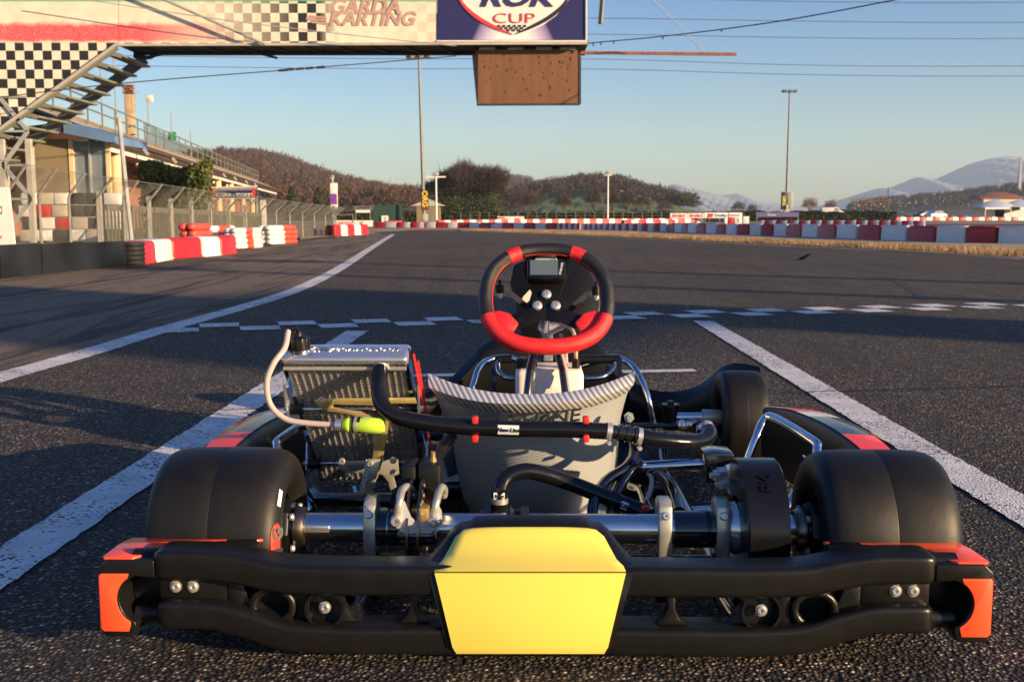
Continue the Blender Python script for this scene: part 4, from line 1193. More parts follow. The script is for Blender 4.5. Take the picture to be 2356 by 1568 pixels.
leaf_box('foliage', flat(W(330, 500, 35.5) - Vector(sb.location)), flat(W(488, 500, 35.8) - Vector(sb.location)), 1.2, W(0, 400, 35.5).z, 9000, .075, grass_mat('shrub_leaf', (.02, .032, .009), (.065, .085, .02), (.15, .16, .035)), sb, .4)
MB().tube([(0, 0, 0), (.05, 0, 1.4)], .05, 6).build('stem', barkm, sb)

# ================================================================ hills, woods, mountains
def hill(name, crest, Yc, Yf, mat, seed=1, back=1.0, rough=.05, kind='structure', foot=0.0):
    """terrain whose skyline follows the crest (photo survey) at distance Yc, sloping down to distance Yf"""
    cr = spline([W(x, y, Yc) for x, y in crest], 6)
    g = np.random.default_rng(seed)
    rows = []
    nr = 14
    for i in range(nr + 1):
        f = i / nr
        r_ = []
        for j, p in enumerate(cr):
            z = foot + (p.z - foot) * (1 - (1 - f) ** 1.35)
            Y = Yf + (Yc - Yf) * f
            wob = (p.z - foot) * rough * (math.sin(j * .9 + i * 1.7 + seed) + .6 * math.sin(j * 2.1 - i * 2.3)) * (1 - f) ** .8 * (i > 0)
            r_.append(Vector((p.x * (Y / Yc) * .35 + p.x * .65, Y, z + wob)))
        rows.append(r_)
    rows.append([Vector((p.x, p.y * 1.3, -1)) for p in cr])
    o = MB().grid(rows).build(name, mat, angle=60)
    return tag(o, kind=kind), rows
hillm = pm('brown_hillside', (0.10, 0.05, 0.026), 0.95, var=0.3, scale=0.03, bump=0.5, bscale=0.2)
_, rowsA = hill('hill', [(430, 412), (500, 396), (560, 382), (605, 374), (640, 382), (690, 395), (730, 412), (790, 428), (840, 442), (880, 451), (930, 459), (1000, 469), (1040, 476), (1180, 482)], 620, 240, hillm, 1)
_, rowsC = hill('hill', [(1080, 450), (1120, 432), (1165, 420), (1190, 419), (1215, 425), (1250, 445), (1290, 460)], 900, 520, hillm, 3)
_, rowsB = hill('hill', [(1160, 478), (1190, 462), (1230, 449), (1290, 437), (1350, 430), (1400, 434), (1440, 446), (1480, 458), (1515, 470), (1540, 482)], 420, 250, X['meadow'], 2)
def wood(name, rows, n, size, seed, label, fmin=.05, xr=None, mat=woodm):
    g = np.random.default_rng(seed)
    out = []
    R_ = len(rows) - 2; C_ = len(rows[0]) - 1
    for k in range(n):
        f = fmin + (1 - fmin) * g.random() ** .7; u = g.random()
        i = min(int(f * R_), R_ - 1); j = min(int(u * C_), C_ - 1)
        p = rows[i][j].lerp(rows[i + 1][j], f * R_ - i).lerp(rows[i][j + 1].lerp(rows[i + 1][j + 1], f * R_ - i), u * C_ - j)
        if xr and not xr(p, f): continue
        s = size * (.55 + .8 * g.random())
        V = twigs(130, (0, 0, s * .45), (s * .5, s * .5, s * .5), s * .17, int(g.integers(1, 9999)), .35, .3, .16)
        out.append(V + np.array(p))
    o = tri_obj(name, np.concatenate(out), mat)
    return tag(o, label, 'woodland', kind='stuff')
wood('woodland', rowsA, 2400, 6.5, 11, 'brown winter woodland covering the hill on the left', .0)
wood('woodland', rowsC, 260, 6.0, 12, 'sparse brown scrub on the far central hill', .1)
wood('woodland', rowsB, 900, 4.6, 13, 'dark bare woodland crowning the knoll', .42, None, pm('dark_wood', (.045, .030, .022), .9, var=.3, scale=.1))
ridgem = pm('dark_ridge', (0.035, 0.04, 0.03), 0.95, var=0.3, scale=0.02)
_, rowsD = hill('hill', [(1940, 484), (2010, 471), (2080, 464), (2150, 458), (2220, 450), (2290, 441), (2356, 436), (2450, 428), (2600, 425)], 700, 520, ridgem, 5)
wood('woodland', rowsD, 900, 4.5, 14, 'dark wooded ridge on the right below the mountains', .3, None, pm('ridge_wood', (.04, .035, .025), .9, var=.3, scale=.05))
mtm = pm('hazed_mountain_rock', (0.26, 0.29, 0.33), 0.95, var=0.35, scale=0.004, bump=0.6, bscale=0.01)  # pale blue of distance haze mixed into the rock colour
def mountain_mat():
    m, t, b = nt('hazed_snowy_mountain')
    tc = t.nodes.new('ShaderNodeTexCoord'); sp = t.nodes.new('ShaderNodeSeparateXYZ'); t.links.new(tc.outputs['Object'], sp.inputs[0])
    n = node(t, 'ShaderNodeTexNoise', i_Scale=0.012, i_Detail=8.0); t.links.new(tc.outputs['Object'], n.inputs['Vector'])
    s = math_n(t, 'ADD', sp.outputs[2], math_n(t, 'MULTIPLY', n.outputs[0], 130.0))
    t.links.new(ramp(t, math_n(t, 'MULTIPLY', s, 1 / 330.0), [(.66, (.27, .30, .34)), (.80, (.6, .62, .66))]), b.inputs['Base Color'])  # lower tone is rock with haze blue mixed in, upper tone snow
    b.inputs['Roughness'].default_value = 0.95
    return m
snow = mountain_mat()
hill('mountain', [(1120, 440), (1180, 416), (1207, 408), (1240, 412), (1283, 404), (1300, 418), (1340, 445)], 3300, 2700, mtm, 7, rough=.10)
hill('mountain', [(1380, 470), (1440, 443), (1470, 430), (1492, 438), (1512, 441), (1535, 428), (1558, 424), (1590, 434), (1625, 441), (1660, 449), (1695, 446), (1730, 457), (1790, 468), (1850, 480)], 3300, 2700, mtm, 8, rough=.10)
hill('mountain', [(1900, 480), (1960, 458), (2015, 434), (2050, 433), (2090, 415), (2112, 408), (2140, 413), (2172, 410), (2210, 386), (2255, 370), (2300, 361), (2335, 360), (2380, 366), (2480, 380), (2620, 400)], 3200, 2500, snow, 9, rough=.08)

# ================================================================ tents, house, vehicles, aerial, birds
hs = thing('farmhouse', 'pale farmhouse with low red roof beyond the tents', 'building', flat(W(2290, 500, 330)))
MB().box((0, 0, 3.0), (11.5, 8, 6.0)).build('wall', X['cream'], hs)
MB().prism([(-7, -4.6, 5.9), (7, -4.6, 5.9), (7, 4.6, 5.9), (-7, 4.6, 5.9)], (0, 0, .3)).build('eaves', X['terracotta'], hs)
MB().add([(-7, -4.6, 6.2), (7, -4.6, 6.2), (7, 4.6, 6.2), (-7, 4.6, 6.2), (-2.5, 0, 8.0), (2.5, 0, 8.0)], [(0, 1, 5, 4), (1, 2, 5), (2, 3, 4, 5), (3, 0, 4)]).build('roof', X['terracotta'], hs)
for x in (-3.5, 0, 3.5):
    MB().box((x, -4.02, 3.6), (1.0, .08, 1.4)).build('window', X['glass'], hs)
tentm = pm('white_canvas', (.62, .66, .72), .7, var=.05, scale=1)
for i, (px, lab) in enumerate(((2288, 'left white peaked tent near the farthest barriers'), (2345, 'right white peaked tent at the edge of the picture'))):
    o = thing('tent', lab, 'tent', flat(W(px, 500, 160)))
    s = 2.6
    MB().add([(-s, -s, 1.9), (s, -s, 1.9), (s, s, 1.9), (-s, s, 1.9), (0, 0, 3.2)] , [(0, 1, 4), (1, 2, 4), (2, 3, 4), (3, 0, 4)]).build('canopy', tentm, o)
    for x in (-s, s):
        MB().bar((x, -s, 0), (x, -s, 1.9), .08, .08).build('pole', X['whitepaint'], o)
        MB().bar((x, s, 0), (x, s, 1.9), .08, .08).build('pole', X['whitepaint'], o)
    MB().box((0, s - .1, 1.0), (2 * s, .05, 1.7)).build('side_sheet', tentm, o)
    MB().box((0, -s + .05, 1.75), (2 * s, .05, .3)).build('valance', tentm, o)
def car(px, Y, rot, paint, label):
    o = thing('parked_car', label, 'car', flat(W(px, 500, Y)), rot)
    prof = [(-2.1, .35), (-2.1, .75), (-1.95, .95), (-1.3, 1.0), (-.75, 1.42), (.75, 1.45), (1.35, 1.02), (2.0, .92), (2.1, .6), (2.1, .35)]
    MB().prism([(x, -.85, z) for x, z in prof], (0, 1.7, 0)).build('body', paint, o, bevel=.06)
    MB().prism([(x, -.87, z) for x, z in ((-1.15, 1.02), (-.7, 1.36), (.7, 1.38), (1.15, 1.04))], (0, 1.74, 0)).build('window', X['glass'], o)
    for x in (-1.3, 1.3):
        for y in (-.82, .82):
            MB().lathe([(-.1, .0), (-.1, .28), (-.08, .32), (.08, .32), (.1, .28), (.1, 0)], (x, y, .32), (0, 1, 0), 20).build('wheel', X['blackrub'], o)
    for y in (-.6, .6):
        MB().box((2.08, y, .72), (.08, .3, .14)).build('headlight', X['glass'], o)
carp = pm('white_car_paint', (.6, .6, .6), .25, coat=.6)
car(2152, 185, .5, carp, 'white parked car seen beyond the far barriers on the right')
car(2128, 190, .4, pm('dark_car_paint', (.03, .03, .035), .25, coat=.6), 'dark parked car left of the white car')
vn = thing('parked_van', 'small white van parked behind the hedge on the right', 'van', flat(W(1912, 500, 190)))
MB().prism([(-1.9, -.8, .9), (-1.9, -.8, 2.1), (.9, -.8, 2.15), (1.5, -.8, 1.5), (1.9, -.8, 1.4), (1.9, -.8, .9)], (0, 1.6, 0)).build('body', carp, vn, bevel=.08)
MB().prism([(.3, -.82, 1.5), (.3, -.82, 2.0), (.85, -.82, 2.02), (1.3, -.82, 1.5)], (0, 1.64, 0)).build('window', X['glass'], vn)
MB().box((0, 0, .45), (3.2, 1.3, .9)).build('chassis', X['blackrub'], vn)
ap = flat(W(2041, 500, 170))
tag(MB().tube([ap, ap + Vector((0, 0, W(0, 430, 170).z))], .06, 6).build('aerial_pole', X['steeldark']), 'thin dark aerial pole among the pale bushes', 'pole')
tag(MB().add(*(lambda p: ([p + Vector(v) for v in ((-1, -1, 0), (1, -1, 0), (1, 1, 0), (-1, 1, 0), (-.4, -.4, 22), (.4, -.4, 22), (.4, .4, 22), (-.4, .4, 22))], [(0, 1, 5, 4), (1, 2, 6, 5), (2, 3, 7, 6), (3, 0, 4, 7), (4, 5, 6, 7)]))(flat(W(2341, 500, 640)) + Vector((0, 0, 14)))).build('relay_tower', X['steelgrey']), 'small relay tower on the dark ridge at the right', 'tower')
bird = MB()
for i in range(190):
    px = 1960 + abs(random.gauss(0, 1)) * 130; py = 470 + random.gauss(0, 9) - abs(px - 2120) * .02
    c = W(px, py, 230 + random.uniform(-30, 30)); s = random.uniform(.12, .22)
    a = random.random() * 6.28; dx = Vector((math.cos(a), math.sin(a), 0)); up = Vector((0, 0, 1))
    fl_ = random.uniform(-.3, .8)
    bird.add([c - dx * .28 * s / .2, c + dx.cross(up) * .06, c + dx * .28 * s / .2, c - dx.cross(up) * .06, c + dx.cross(up) * s * 2 + up * s * fl_, c - dx.cross(up) * s * 2 + up * s * fl_, c + up * .05, c - up * .05],
             [(0, 1, 6), (1, 2, 6), (2, 3, 6), (3, 0, 6), (0, 1, 7), (1, 2, 7), (2, 3, 7), (3, 0, 7), (1, 4, 2), (3, 5, 2)])
tag(bird.build('bird_flock', X['whitepaint']), 'flock of white birds flying low over the fields on the right', 'birds', kind='stuff')

# ================================================================ the go-kart
kart = thing('go_kart', 'racing go-kart chassis without engine, seen from behind with yellow rear plate', 'go-kart', KART.translation, R(-1.0))
k_blk = pm('moulded_black_plastic', (0.0075, 0.0075, 0.0072), 0.34, spec=.35, var=0.15, scale=30, bump=0.05, bscale=350)
k_hose = pm('gloss_black_hose', (0.007, 0.007, 0.008), 0.16, var=0.2, scale=20, bump=0.03, bscale=120)
k_frame = pm('black_lacquered_tube', (0.010, 0.010, 0.012), 0.14, var=0.2, coat=0.8)
k_tyre = pm('slick_tyre_rubber', (0.0085, 0.0082, 0.0076), 0.5, spec=.35, var=0.4, scale=9, bump=0.05, bscale=60, dirt=0.06)
k_rim = pm('black_rim', (0.006, 0.006, 0.0065), 0.3, spec=.35, var=0.1)
k_chrome = pm('chrome', (0.72, 0.73, 0.75), 0.07, metal=1.0, var=0.04, scale=30)
k_axle = pm('ground_steel_axle', (0.70, 0.69, 0.68), 0.22, metal=1.0, var=0.10, scale=40, stretch=(.3, 6, 6))
k_alu = pm('brushed_aluminium', (0.74, 0.75, 0.77), 0.22, metal=.85, var=0.06, scale=25, stretch=(1, 8, 8))
k_silver = pm('silver_anodised', (0.56, 0.55, 0.47), 0.32, metal=0.65, var=0.06, scale=40)
k_gold = pm('gold_anodised', (0.62, 0.45, 0.17), 0.32, metal=0.7, var=0.08, scale=40)
k_bolt = pm('zinc_bolt', (0.60, 0.60, 0.58), 0.35, metal=.7, var=0.15, scale=90)
k_orange = pm('fluorescent_orange_film', (0.95, 0.095, 0.03), 0.32, var=0.04, coat=0.35)
k_yellow = pm('yellow_plate_film', (0.82, 0.69, 0.12), 0.30, var=0.025, scale=4, coat=0.35)
k_redfilm = pm('red_film', (0.85, 0.045, 0.03), 0.4, var=0.05, coat=0.1)
k_whitefilm = pm('white_film', (0.70, 0.72, 0.75), 0.3, var=0.04, coat=0.4)
k_leather = pm('black_leather', (0.014, 0.013, 0.012), 0.38, var=0.25, scale=40, bump=0.35, bscale=420)
k_redleather = pm('red_leather', (0.70, 0.022, 0.024), 0.42, var=0.08, scale=30, bump=0.30, bscale=420)
k_tank = pm('white_tank_plastic', (0.78, 0.72, 0.66), 0.45, var=0.05, scale=6)
k_tank.node_tree.nodes['Principled BSDF'].inputs['Subsurface Weight'].default_value = 0.35
k_tank.node_tree.nodes['Principled BSDF'].inputs['Subsurface Radius'].default_value = (.03, .02, .012)
k_green = pm('lime_plastic', (0.52, 0.80, 0.06), 0.3, var=0.04)
k_blue = pm('blue_screw', (0.02, 0.10, 0.32), 0.3, metal=.6)
k_redpl = pm('red_clip', (0.70, 0.03, 0.025), 0.35, var=0.05)
k_disc = pm('brake_disc_steel', (0.26, 0.20, 0.15), 0.32, metal=1.0, var=0.15, scale=30)
k_ink = pm('black_ink', (0.01, 0.01, 0.01), 0.5)
def seat_mat():
    m, t, b = nt('silver_fibre_weave')
    tc = t.nodes.new('ShaderNodeTexCoord')
    mp = node(t, 'ShaderNodeMapping'); mp.inputs['Rotation'].default_value = (0, R(18), R(10)); t.links.new(tc.outputs['Object'], mp.inputs[0])
    w = node(t, 'ShaderNodeTexWave', i_Scale=50.0, i_Distortion=1.2, i_Detail=1.0); w.bands_direction = 'Z'; t.links.new(mp.outputs[0], w.inputs['Vector'])
    w2 = node(t, 'ShaderNodeTexWave', i_Scale=95.0, i_Distortion=.6); w2.bands_direction = 'X'; t.links.new(mp.outputs[0], w2.inputs['Vector'])
    s = math_n(t, 'MULTIPLY', w.outputs['Fac'], math_n(t, 'ADD', math_n(t, 'MULTIPLY', w2.outputs['Fac'], .35), .65))
    t.links.new(ramp(t, s, [(0.0, (.36, .39, .40)), (0.9, (.58, .61, .62))]), b.inputs['Base Color'])
    b.inputs['Roughness'].default_value = .32; b.inputs['Metallic'].default_value = .25; b.inputs['Coat Weight'].default_value = .4
    bp_ = node(t, 'ShaderNodeBump', i_Strength=.4, i_Distance=.0012); t.links.new(s, bp_.inputs['Height']); t.links.new(bp_.outputs[0], b.inputs['Normal'])
    return m
def lip_mat():
    m, t, b = nt('striped_silver_fibre')
    tc = t.nodes.new('ShaderNodeTexCoord')
    mp = node(t, 'ShaderNodeMapping'); mp.inputs['Rotation'].default_value = (0, R(38), 0); t.links.new(tc.outputs['Object'], mp.inputs[0])
    w = node(t, 'ShaderNodeTexWave', i_Scale=34.0, i_Distortion=.5); w.bands_direction = 'X'; t.links.new(mp.outputs[0], w.inputs['Vector'])
    t.links.new(ramp(t, w.outputs['Fac'], [(.25, (.30, .305, .31)), (.6, (.82, .82, .80))]), b.inputs['Base Color'])
    b.inputs['Roughness'].default_value = .35; b.inputs['Metallic'].default_value = .3
    bp_ = node(t, 'ShaderNodeBump', i_Strength=.3, i_Distance=.002); t.links.new(w.outputs['Fac'], bp_.inputs['Height']); t.links.new(bp_.outputs[0], b.inputs['Normal'])
    return m
k_seat, k_lip = seat_mat(), lip_mat()
def core_mat():
    m, t, b = nt('radiator_fins')
    tc = t.nodes.new('ShaderNodeTexCoord'); sp = t.nodes.new('ShaderNodeSeparateXYZ'); t.links.new(tc.outputs['UV'], sp.inputs[0])
    w = node(t, 'ShaderNodeTexWave', i_Scale=70.0); w.bands_direction = 'Y'; t.links.new(tc.outputs['Object'], w.inputs['Vector'])
    t.links.new(ramp(t, w.outputs['Fac'], [(.2, (.12, .12, .118)), (.8, (.46, .45, .43))]), b.inputs['Base Color'])
    b.inputs['Roughness'].default_value = .45; b.inputs['Metallic'].default_value = .3
    bp_ = node(t, 'ShaderNodeBump', i_Strength=.6, i_Distance=.002); t.links.new(w.outputs['Fac'], bp_.inputs['Height']); t.links.new(bp_.outputs[0], b.inputs['Normal'])
    return m
k_core = core_mat()
def clear_mat():
    m, t, b = nt('clear_hose')
    b.inputs['Base Color'].default_value = (.62, .52, .49, 1); b.inputs['Roughness'].default_value = .12
    b.inputs['Transmission Weight'].default_value = .3; b.inputs['IOR'].default_value = 1.25
    return m
k_clear = clear_mat()
def part(name, mat, m, parent=None, **kw): return m.build(name, mat, parent or kart, **kw)
def bolt(p, axis, r, parent, name='bolt', mat=None, h=.006):
    m = MB().lathe([(0, 0), (0, r), (h * .6, r), (h, r * .75), (h, r * .35), (h * .5, r * .3), (h * .5, 0)], p, axis, 14)
    return m.build(name, mat or k_bolt, parent, angle=18)
def nut(p, axis, r, parent, h=.01):
    m = MB().lathe([(0, 0), (0, r), (h, r), (h, r * .6), (h * 1.5, r * .55), (h * 1.5, 0)], p, axis, 6)
    return m.build('nut', k_bolt, parent, angle=20)
YN = Vector((0, -1, 0))

# ---- wheels
def wheel(name, c, r, w, side, rim_r, parts_text=None):
    """side: +1 right wheel, -1 left wheel; the inner face looks towards the kart's middle"""
    hw = w / 2
    half = [(0, .9965), (.012, 1.0), (.5, .996), (.68, .986), (.80, .966), (.885, .932), (.945, .885), (.98, .825), (1.0, .74), (.99, .66), (.955, .59), (.90, .53)]
    prof = [(-a * hw, q * r) for a, q in reversed(half[1:])] + [(a * hw, q * r) for a, q in half] + []
    prof = [(-hw * .82, rim_r)] + prof + [(hw * .82, rim_r)]
    e = bpy.data.objects.new(name, None); COL.objects.link(e); e.parent = kart; e.location = c; e.empty_display_size = .05
    part('tyre', k_tyre, MB().lathe(prof, (0, 0, 0), (1, 0, 0), 64), e, angle=30)
    rp = [(-hw * .82, rim_r * 1.02), (-hw * .82, rim_r * .93), (-hw * .3, rim_r * .90), (-hw * .3, .022), (hw * .3, .022), (hw * .3, rim_r * .9), (hw * .82, rim_r * .93), (hw * .82, rim_r * 1.02)]
    part('rim', k_rim, MB().lathe(rp, (0, 0, 0), (1, 0, 0), 40), e)
    return e
RW, RR = .218, .1375
wl_ = wheel('rear_wheel', (-.540, 0, RR), RR, RW, -1, .066)
wr_ = wheel('rear_wheel', (.543, 0, RR), RR, RW, 1, .066)
fwr = wheel('front_wheel', (.530, 1.05, .127), .127, .122, 1, .062)
fwl = wheel('front_wheel', (-.530, 1.05, .127), .127, .122, -1, .062)
# red oval and pale label on the inner wall of the left rear tyre
WALL = [(.885, .932), (.945, .885), (.98, .825), (1.0, .74), (.99, .66)]
def on_wall(ang, rad, xo=.0):
    q = rad / RR
    a = .885
    for (a0, q0), (a1, q1) in zip(WALL[:-1], WALL[1:]):
        if q1 <= q <= q0: a = a0 + (a1 - a0) * (q0 - q) / (q0 - q1)
    k = rad + xo * .7
    return Vector((RW / 2 * a + xo, -math.cos(ang) * k, math.sin(ang) * k))
ovr = []
for i in range(17):
    t = -1 + 2 * i / 16
    wv = math.sqrt(max(.02, 1 - t ** 4)) * .0095
    ovr.append([on_wall(R(5) + t * .27, .1175 + wv * q, .0016) for q in (-1, -.5, 0, .5, 1)])
part('sidewall_badge', k_redfilm, MB().grid(ovr), wl_)
for ch_, a in (('M', -3), ('G', 13)):
    aa = R(a); c = on_wall(aa, .1175, .0045)
    text('sidewall_lettering', ch_, .022, k_ink, frame(c, (0, math.sin(aa), math.cos(aa)), (-.75, -.66 * math.cos(aa), .66 * math.sin(aa))), wl_, .0004, 0, .0012, 1.2)
lb = [on_wall(R(40) + dx, .118 + dr, .002) for dx, dr in ((-.11, -.004), (-.11, .004), (.13, .004), (.13, -.004))]
part('tyre_sticker', k_whitefilm, MB().add(lb, [(0, 1, 2, 3)]), wl_)

# ---- rear axle, hubs, collars, bearing carriers
AX = .1395
ax = part('rear_axle', k_axle, MB().lathe([(-.49, 0), (-.49, .025), (.49, .025), (.49, 0)], (0, 0, AX), (1, 0, 0), 40))
for s in (-1, 1):
    h = part('wheel_hub', k_rim, MB().lathe([(0, .026), (0, .046), (.006, .050), (.03, .050), (.036, .056), (.06, .056), (.06, .026)], (s * .434, 0, AX), (s, 0, 0), 8))
    part('hub_ring', k_disc, MB().lathe([(-.012, .026), (-.012, .032), (-.004, .036), (.004, .036), (.008, .031), (.008, .026)], (s * .424, 0, AX), (s, 0, 0), 32), h)
    for a in (40, 140, -40, -140):
        bolt(Vector((s * .431, math.cos(R(a)) * -.042, AX + math.sin(R(a)) * .042)), (-s, 0, 0), .006, h)
    part('axle_key', k_alu, MB().box((s * .390, -.024, AX + .004), (.045, .004, .012)), ax, bevel=.002)
xk = lambda px: K(px, 1207, 0).x
for px, w in ((882, 24), (913, 34), (1570, 46), (1612, 40), (1638, 34)):
    x = xk(px)
    part('axle_collar', k_frame, MB().lathe([(-w / 2800, .025), (-w / 2800, .031), (w / 2800, .031), (w / 2800, .025)], (x, 0, AX), (1, 0, 0), 32))
for px, w in ((1190, 34),):
    part('pulley', k_blk, MB().lathe([(-.016, .025), (-.016, .036), (-.012, .038), (-.006, .032), (.0, .032), (.006, .034), (.012, .034), (.014, .025)], (xk(px), 0, AX), (1, 0, 0), 32))
    part('drive_belt', pm('belt_rubber', (.012, .012, .01), .6), MB().lathe([(-.002, .032), (-.002, .0365), (.012, .0365), (.012, .032)], (xk(px) + .008, 0, AX), (1, 0, 0), 32))
def carrier(px, wpx, flip=1):
    x = xk(px); w = wpx / 1390
    out = []
    for a in range(-60, 241, 15):
        rr = .034 + (.006 if a in (60, 75, 90, 105, 120) else 0)
        out.append(Vector((0, -math.cos(R(a)) * rr * 1.0, AX + math.sin(R(a)) * rr)))
    out = [Vector((0, -.031, .095)), Vector((0, -.034, .13)), Vector((0, -.033, .15)), Vector((0, -.030, .162)), Vector((0, -.027, .185)), Vector((0, -.012, .194)), Vector((0, .012, .194)), Vector((0, .030, .185)), Vector((0, .033, .13)), Vector((0, .031, .095))]
    m = MB().prism([p + Vector((x - w / 2, 0, 0)) for p in out], (w, 0, 0))
    o = part('bearing_carrier', k_silver, m, bevel=.003)
    bolt(Vector((x, -.0325, .171)), (0, -1, .35), .007, o)
    part('carrier_bracket', k_frame, MB().box((x, -.004, .062), (w * 1.15, .05, .085)), o, bevel=.004)
    nut(Vector((x - w * .8, -.03, .075)), YN, .008, o)
    return o
carrier(856, 29); carrier(1526, 31); carrier(1657, 31)

# ---- brake: discs, caliper, spring-held guard
br = bpy.data.objects.new('rear_brake', None); COL.objects.link(br); br.parent = kart
for px in (948, 972):
    part('brake_disc', k_disc, MB().lathe([(-.002, .03), (-.002, .083), (.002, .083), (.002, .03)], (xk(px), .004, AX), (1, 0, 0), 48, closed_prof=True), br, angle=30)
hm = MB()
for i in range(14):
    a = R(i * 360 / 14); 
    for rr in (.055, .070):
        hm.lathe([(-.0035, 0), (-.0035, .0035), (.0035, .0035), (.0035, 0)], (xk(972), .004 + math.cos(a + rr * 20) * rr, AX + math.sin(a + rr * 20) * rr), (1, 0, 0), 8)
part('disc_holes', k_bolt, hm, br)
part('disc_carrier', k_gold, MB().lathe([(-.012, .026), (-.012, .040), (.012, .040), (.012, .026)], (xk(960), .004, AX), (1, 0, 0), 24), br)
part('brake_caliper', k_blk, MB().box((xk(985), .06, .205), (.040, .07, .075)), br, bevel=.006)
part('brake_caliper', k_blk, MB().box((xk(937), .06, .205), (.026, .07, .070)), br, bevel=.006)
part('brake_pad', k_redpl, MB().box((xk(972), .012, .200), (.004, .03, .035)), br)
part('caliper_fitting', k_gold, MB().lathe([(0, 0), (0, .006), (.012, .006), (.016, .004), (.026, .004), (.026, 0)], (xk(992), .05, .235), (0, -.2, 1), 8), br)
part('push_block', k_gold, MB().box((xk(970), -.02, .172), (.030, .030, .022)), br, bevel=.003)
# guard: black back plate with a bright U-shaped face
k_guard = pm('zinc_plate', (.62, .63, .65), .38, metal=.35, var=.08, scale=30)
for gd in ([(906, 1180), (930, 1152), (938, 1172), (946, 1190), (958, 1200), (958, 1232), (930, 1226), (908, 1210)],
           [(958, 1200), (972, 1200), (988, 1194), (1000, 1180), (1008, 1160), (1016, 1176), (1018, 1204), (985, 1230), (958, 1232)]):
    part('guard_plate', k_guard, MB().prism([K(x, y, -.070) for x, y in gd], (0, .003, 0)), br)
bk = [(912, 1228), (1000, 1226), (1008, 1248), (1004, 1254), (918, 1256), (912, 1250)]
part('guard_foot', k_frame, MB().prism([K(x, y, -.072) for x, y in bk], (0, .05, 0)), br, bevel=.003)
def spring(pts, r, parent):
    P = spline([K(*p) for p in pts], 26)
    part('spring', k_silver, MB().tube(P, [r * (1 + .09 * (i % 2)) for i in range(len(P))], 10), parent, angle=80)
spring([(913, 1186, -.074), (920, 1150, -.070), (925, 1128, -.045), (936, 1119, -.02), (948, 1127, .0), (955, 1142, .01)], .006, br)
spring([(996, 1186, -.074), (1004, 1155, -.070), (1010, 1132, -.05), (1016, 1120, -.025), (1022, 1126, 0), (1021, 1140, .012)], .006, br)
for x in (912, 998):
    bolt(K(x, 1196, -.071), YN, .010, br, h=.01)

# ---- chain guard on the right
k_guardblk = pm('satin_black_guard', (.006, .006, .007), .24, var=.2, scale=20, spec=.4)
cg = bpy.data.objects.new('chain_guard', None); COL.objects.link(cg); cg.parent = kart
x0, x1 = xk(1694), xk(1786)
wg = x1 - x0
prof = [(0, .05), (0, .111), (.0025, .1135), (wg - .0025, .1135), (wg, .111), (wg, .05), (wg - .004, .05), (wg - .004, .108), (.004, .108), (.004, .05)]
part('cover', k_guardblk, MB().lathe(prof, (x0, .01, AX + .005), (1, 0, 0), 56, closed_prof=True), cg, angle=25)
part('cover_disc', k_blk, MB().lathe([(0, .03), (0, .108), (.004, .108), (.004, .03)], (x0 + .03, .01, AX + .005), (1, 0, 0), 40, closed_prof=True), cg)
part('cover_tail', k_frame, MB().prism([K(1622, 1045, .10), K(1645, 1040, .10), K(1690, 1043, .10), K(1690, 1110, .10), K(1625, 1112, .10)], (0, .06, 0)), cg, bevel=.004)
part('sprocket_carrier', k_alu, MB().lathe([(-.014, .026), (-.014, .038), (.0, .045), (.004, .045), (.004, .026)], (x0 - .002, .01, AX), (1, 0, 0), 24), cg)
for px, py in ((1664, 1085), (1668, 1112), (1655, 1092)):
    nut(K(px + 6, py, .03), (-1, -.2, 0), .010, cg, .014)
part('guard_arm', k_alu, MB().prism([K(1668, 1070, .05), K(1688, 1064, .05), K(1688, 1140, .05), K(1676, 1135, .05), K(1666, 1110, .05)], (0, .004, 0)), cg, bevel=.001)
ea = R(52)
text('embossed_lettering', 'FK', .035, k_guardblk, frame(Vector((x0 + .038, .01 - .1155 * math.cos(ea), AX + .005 + .1155 * math.sin(ea))), (0, math.sin(ea), math.cos(ea)), (-1, 0, 0)), cg, .0006)

